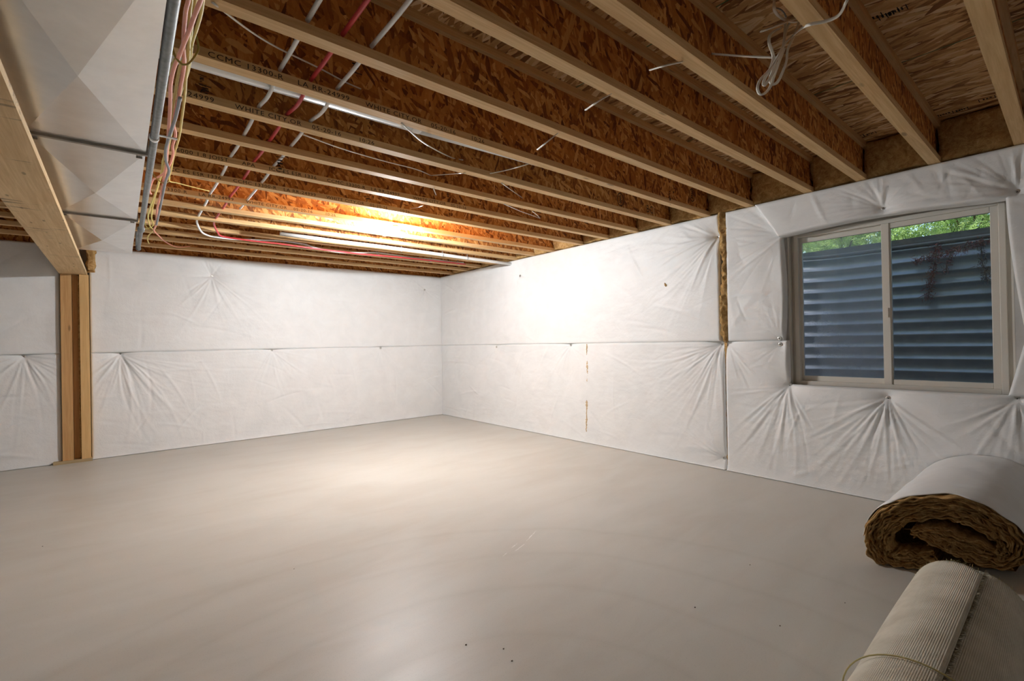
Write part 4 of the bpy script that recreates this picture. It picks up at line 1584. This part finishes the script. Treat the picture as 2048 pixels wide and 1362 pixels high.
# dark inner core so the fold is closed a hand's depth inside
# white facing wrapped round the outside
i0, i1 = 6 * 10 - 6, 15 * 10 + 4   # from the left side over the top to the right curl
outer = cl[i0:i1]
on_ = nrm[i0:i1]
sgn = 1.0
cen = cl[:, :2].mean(0)
if np.dot((outer[60, :2] + on_[60] * .05) - cen, (outer[60, :2] - cen)) < np.dot(outer[60, :2] - cen, outer[60, :2] - cen): sgn = -1.0
ns = len(outer)
us_ = np.linspace(0, 1, ns)
rings = []
nx_ = 60
for k in range(nx_):
    t = k / (nx_ - 1)
    y = outer[:, 0] + sgn * on_[:, 0] * (outer[:, 2] + .009)
    z = outer[:, 1] + sgn * on_[:, 1] * (outer[:, 2] + .009)
    setback = .035 + .02 * np.sin(us_ * 17) + .012 * np.sin(us_ * 41) - .06 * np.clip((us_ - .62) / .2, 0, 1)
    xs0 = end_x(y) + setback
    x = xs0 + (-.012 - xs0) * t
    grow = 1 + .10 * (3 * t * t - 2 * t ** 3)
    z = np.maximum(z * grow + .006 * fbm(x * 1.0, y * 1.0, 4, 3, 2.2) * (t > 0), .004)
    y2 = -6.80 + (y + 6.80) * (1 + .06 * t) - .06 * t
    rings.append(np.stack([x, y2, z], 1))
V_ = np.concatenate(rings)
F_ = [(a * ns + c, a * ns + c + 1, (a + 1) * ns + c + 1, (a + 1) * ns + c) for a in range(nx_ - 1) for c in range(ns - 1)]
fo = own(mesh_obj('facing', np_mesh('facing', V_, F_, 'facing', True)), roll)
so = fo.modifiers.new('thickness', 'SOLIDIFY')
so.thickness = .003
# body of the roll behind the ragged end (closes the sides down to the floor)
yb = [cl[:, 0].min() + .02, cl[:, 0].max() - .02]
body_o = np.concatenate([outer[:, :2] + sgn * on_ * (outer[:, 2:3] * .93), np.array([[cl[150, 0], .012], [cl[40, 0], .012]])])
nb = len(body_o)
V_, F_ = [], []
for k in range(14):
    t = k / 13
    for (y, z) in body_o:
        x0 = end_x(y) + .12
        grow = 1 + .09 * (3 * t * t - 2 * t ** 3)
        V_.append((x0 + (-.014 - x0) * t, -6.80 + (y + 6.80) * (1 + .06 * t) - .06 * t, max(z * grow, .004)))
for k in range(13):
    for c in range(nb):
        c2 = (c + 1) % nb
        F_.append((k * nb + c, k * nb + c2, (k + 1) * nb + c2, (k + 1) * nb + c))
own(mesh_obj('fibreglass_core', np_mesh('fibreglass_core', V_, F_, 'fibreglass', True)), roll)

# ------------------------------------------------------------------ rolled carpet
CYA, CR_ = -6.935, .18
CX0, CX1 = -3.55, -1.87
carpet = tag(empty('carpet_roll', ((CX0 + CX1) / 2, CYA, 0)), 'rolled-up carpet with beige woven backing outside, tied with twine', 'carpet roll')
turns = 4.6
TH = .0125
na, nx_ = 420, 60
phi0 = math.radians(-15)   # free edge on top, angle from vertical towards +y
V_, UV = [], []
ang = np.linspace(0, turns * 2 * math.pi, na)
for ix in range(nx_):
    t = ix / (nx_ - 1)
    for k in range(na):
        a = phi0 + ang[k]
        r = CR_ - TH * 1.12 * ang[k] / (2 * math.pi)
        sq = 1.0
        wob = .003 * math.sin(a * 2 + t * 5) + .0018 * math.sin(a * 5 + t * 11)
        endj = .010 * math.sin(ang[k] * 1.7) + .006 * math.sin(ang[k] * 4.3) + (.012 * math.sin(ang[k] * 40) * .15)
        x1 = CX1 + endj - .075 * math.exp(-ang[k] / .35) - .012 * max(0, ang[k] / 6.2832 - 1)
        x = CX0 + (x1 - CX0) * t
        rr = r + wob * (1 if k < 200 else .4)
        z = max(CR_ * .985 + rr * math.cos(a), .003 + .0 * k)
        V_.append((x, CYA + rr * math.sin(a), z))
        UV.append((x * 1.0, ang[k] * CR_))
F_ = [(i * na + k, i * na + k + 1, (i + 1) * na + k + 1, (i + 1) * na + k) for i in range(nx_ - 1) for k in range(na - 1)]
me = np_mesh('carpet_sheet', V_, F_, 'carpet_back', True, flip=True)
uvl = me.uv_layers.new(name='UVMap')
li = np.zeros(len(me.loops), np.int32)
me.loops.foreach_get('vertex_index', li)
uvl.data.foreach_set('uv', np.array(UV, np.float32)[li].ravel())
co_ = own(mesh_obj('backing', me), carpet)
md = co_.modifiers.new('thickness', 'SOLIDIFY')
md.thickness = TH * .75
md.offset = -1
me.materials.append(M['carpet_pile'])
md.material_offset_rim = 1
md.material_offset = 0
# pile fringe along the free edge and the ragged rim threads
tv, tf = [], []
rs = np.random.RandomState(5)
for k in range(1500):
    x = rs.uniform(CX0, CX1 - .01)
    a = phi0
    r = CR_ - rs.uniform(0.001, TH * .95)
    p = np.array([x, CYA + r * math.sin(a), CR_ * .985 + r * math.cos(a)])
    d = np.array([rs.normal(0, .35), -rs.uniform(.5, 1), rs.normal(-.15, .35)]); d /= np.linalg.norm(d)
    L = rs.uniform(.007, .019)
    sd = np.array([1.0, 0, rs.normal(0, .3)])
    w_ = rs.uniform(.0015, .003)
    o = len(tv)
    tv += [p - sd * w_, p + sd * w_, p + d * L]
    tf.append((o, o + 1, o + 2))
pf = own(mesh_obj('pile_fringe', np_mesh('pile_fringe', tv, tf, 'carpet_pile', False)), carpet)
pf['kind'] = 'stuff'
tv, tf = [], []
for k in range(420):
    an = rs.uniform(0, 2 * math.pi * .98)
    a = phi0 + an
    r = CR_ - TH * 1.12 * an / (2 * math.pi) + .001
    x1 = CX1 + .010 * math.sin(an * 1.7) + .006 * math.sin(an * 4.3) - .075 * math.exp(-an / .35)
    z = CR_ * .985 + r * math.cos(a)
    if z < .02: continue
    p = np.array([x1 - .004, CYA + r * math.sin(a), z])
    d = np.array([rs.uniform(.4, 1), rs.normal(0, .5), rs.normal(0, .5)]); d /= np.linalg.norm(d)
    L = rs.uniform(.004, .016)
    sd = np.array([0, math.cos(a), -math.sin(a)])
    w_ = .0009
    o = len(tv)
    tv += [p - sd * w_, p + sd * w_, p + d * L]
    tf.append((o, o + 1, o + 2))
pf = own(mesh_obj('frayed_threads', np_mesh('frayed_threads', tv, tf, 'twine', False)), carpet)
pf['kind'] = 'stuff'
# twine
tw = []
for k in range(49):
    a = 2 * math.pi * k / 48
    tw.append((-2.73 - .02 * math.cos(a) , CYA + (CR_ + .006) * math.sin(a), max(CR_ * .985 + (CR_ + .006) * math.cos(a), .003)))
own(MB().tube(tw, .0022, 6, caps=False).obj('twine', 'twine'), carpet)

# ------------------------------------------------------------------ marks and crumbs on the floor
def floor_strip(q0, q1, wd_, mat, name, seed):
    rs = random.Random(seed)
    a, b_ = on(q0, 2, 0.0), on(q1, 2, 0.0)
    d = (b_ - a); L = np.linalg.norm(d); d /= L
    s_ = np.array([-d[1], d[0], 0])
    V_, F_ = [], []
    n = 10
    for k in range(n + 1):
        t = k / n
        w_ = wd_ * (.2 + rs.random()) * math.sin(math.pi * min(max(t, .05), .95))
        p = a + d * L * t + s_ * rs.uniform(-.4, .4) * wd_
        V_ += [p + s_ * w_ + np.array([0, 0, .0006]), p - s_ * w_ + np.array([0, 0, .0006])]
        if k: F_.append((2 * k - 2, 2 * k - 1, 2 * k + 1, 2 * k))
    mesh_obj(name, np_mesh(name, V_, F_, mat, False), FLOOR)


floor_strip((1073, 1061), (1052, 1083), .004, 'scratch', 'scratch_mark', 1)
floor_strip((1052, 1086), (1028, 1104), .0035, 'scratch', 'scratch_mark', 2)
floor_strip((1036, 1086), (1022, 1097), .003, 'scratch', 'scratch_mark', 3)
floor_strip((1015, 1105), (1005, 1113), .0025, 'scratch', 'scratch_mark', 4)
for k, q in enumerate([(1024, 1322), (1007, 1298), (932, 1290), (85, 1093), (1500, 1130), (1390, 1215), (588, 1138), (1690, 1206), (1560, 1252)]):
    p = on(q, 2, 0.0)
    rs_ = random.Random(k)
    o = lumpy_box('crumb', (p[0] - .0028, p[1] - .0018, 0.0), (p[0] + .0028, p[1] + .0018, .0024), .002, .0007, 'debris', k)
    tag(o, 'tiny dark crumb of debris on the concrete floor', 'debris', 'crumbs on the concrete floor')
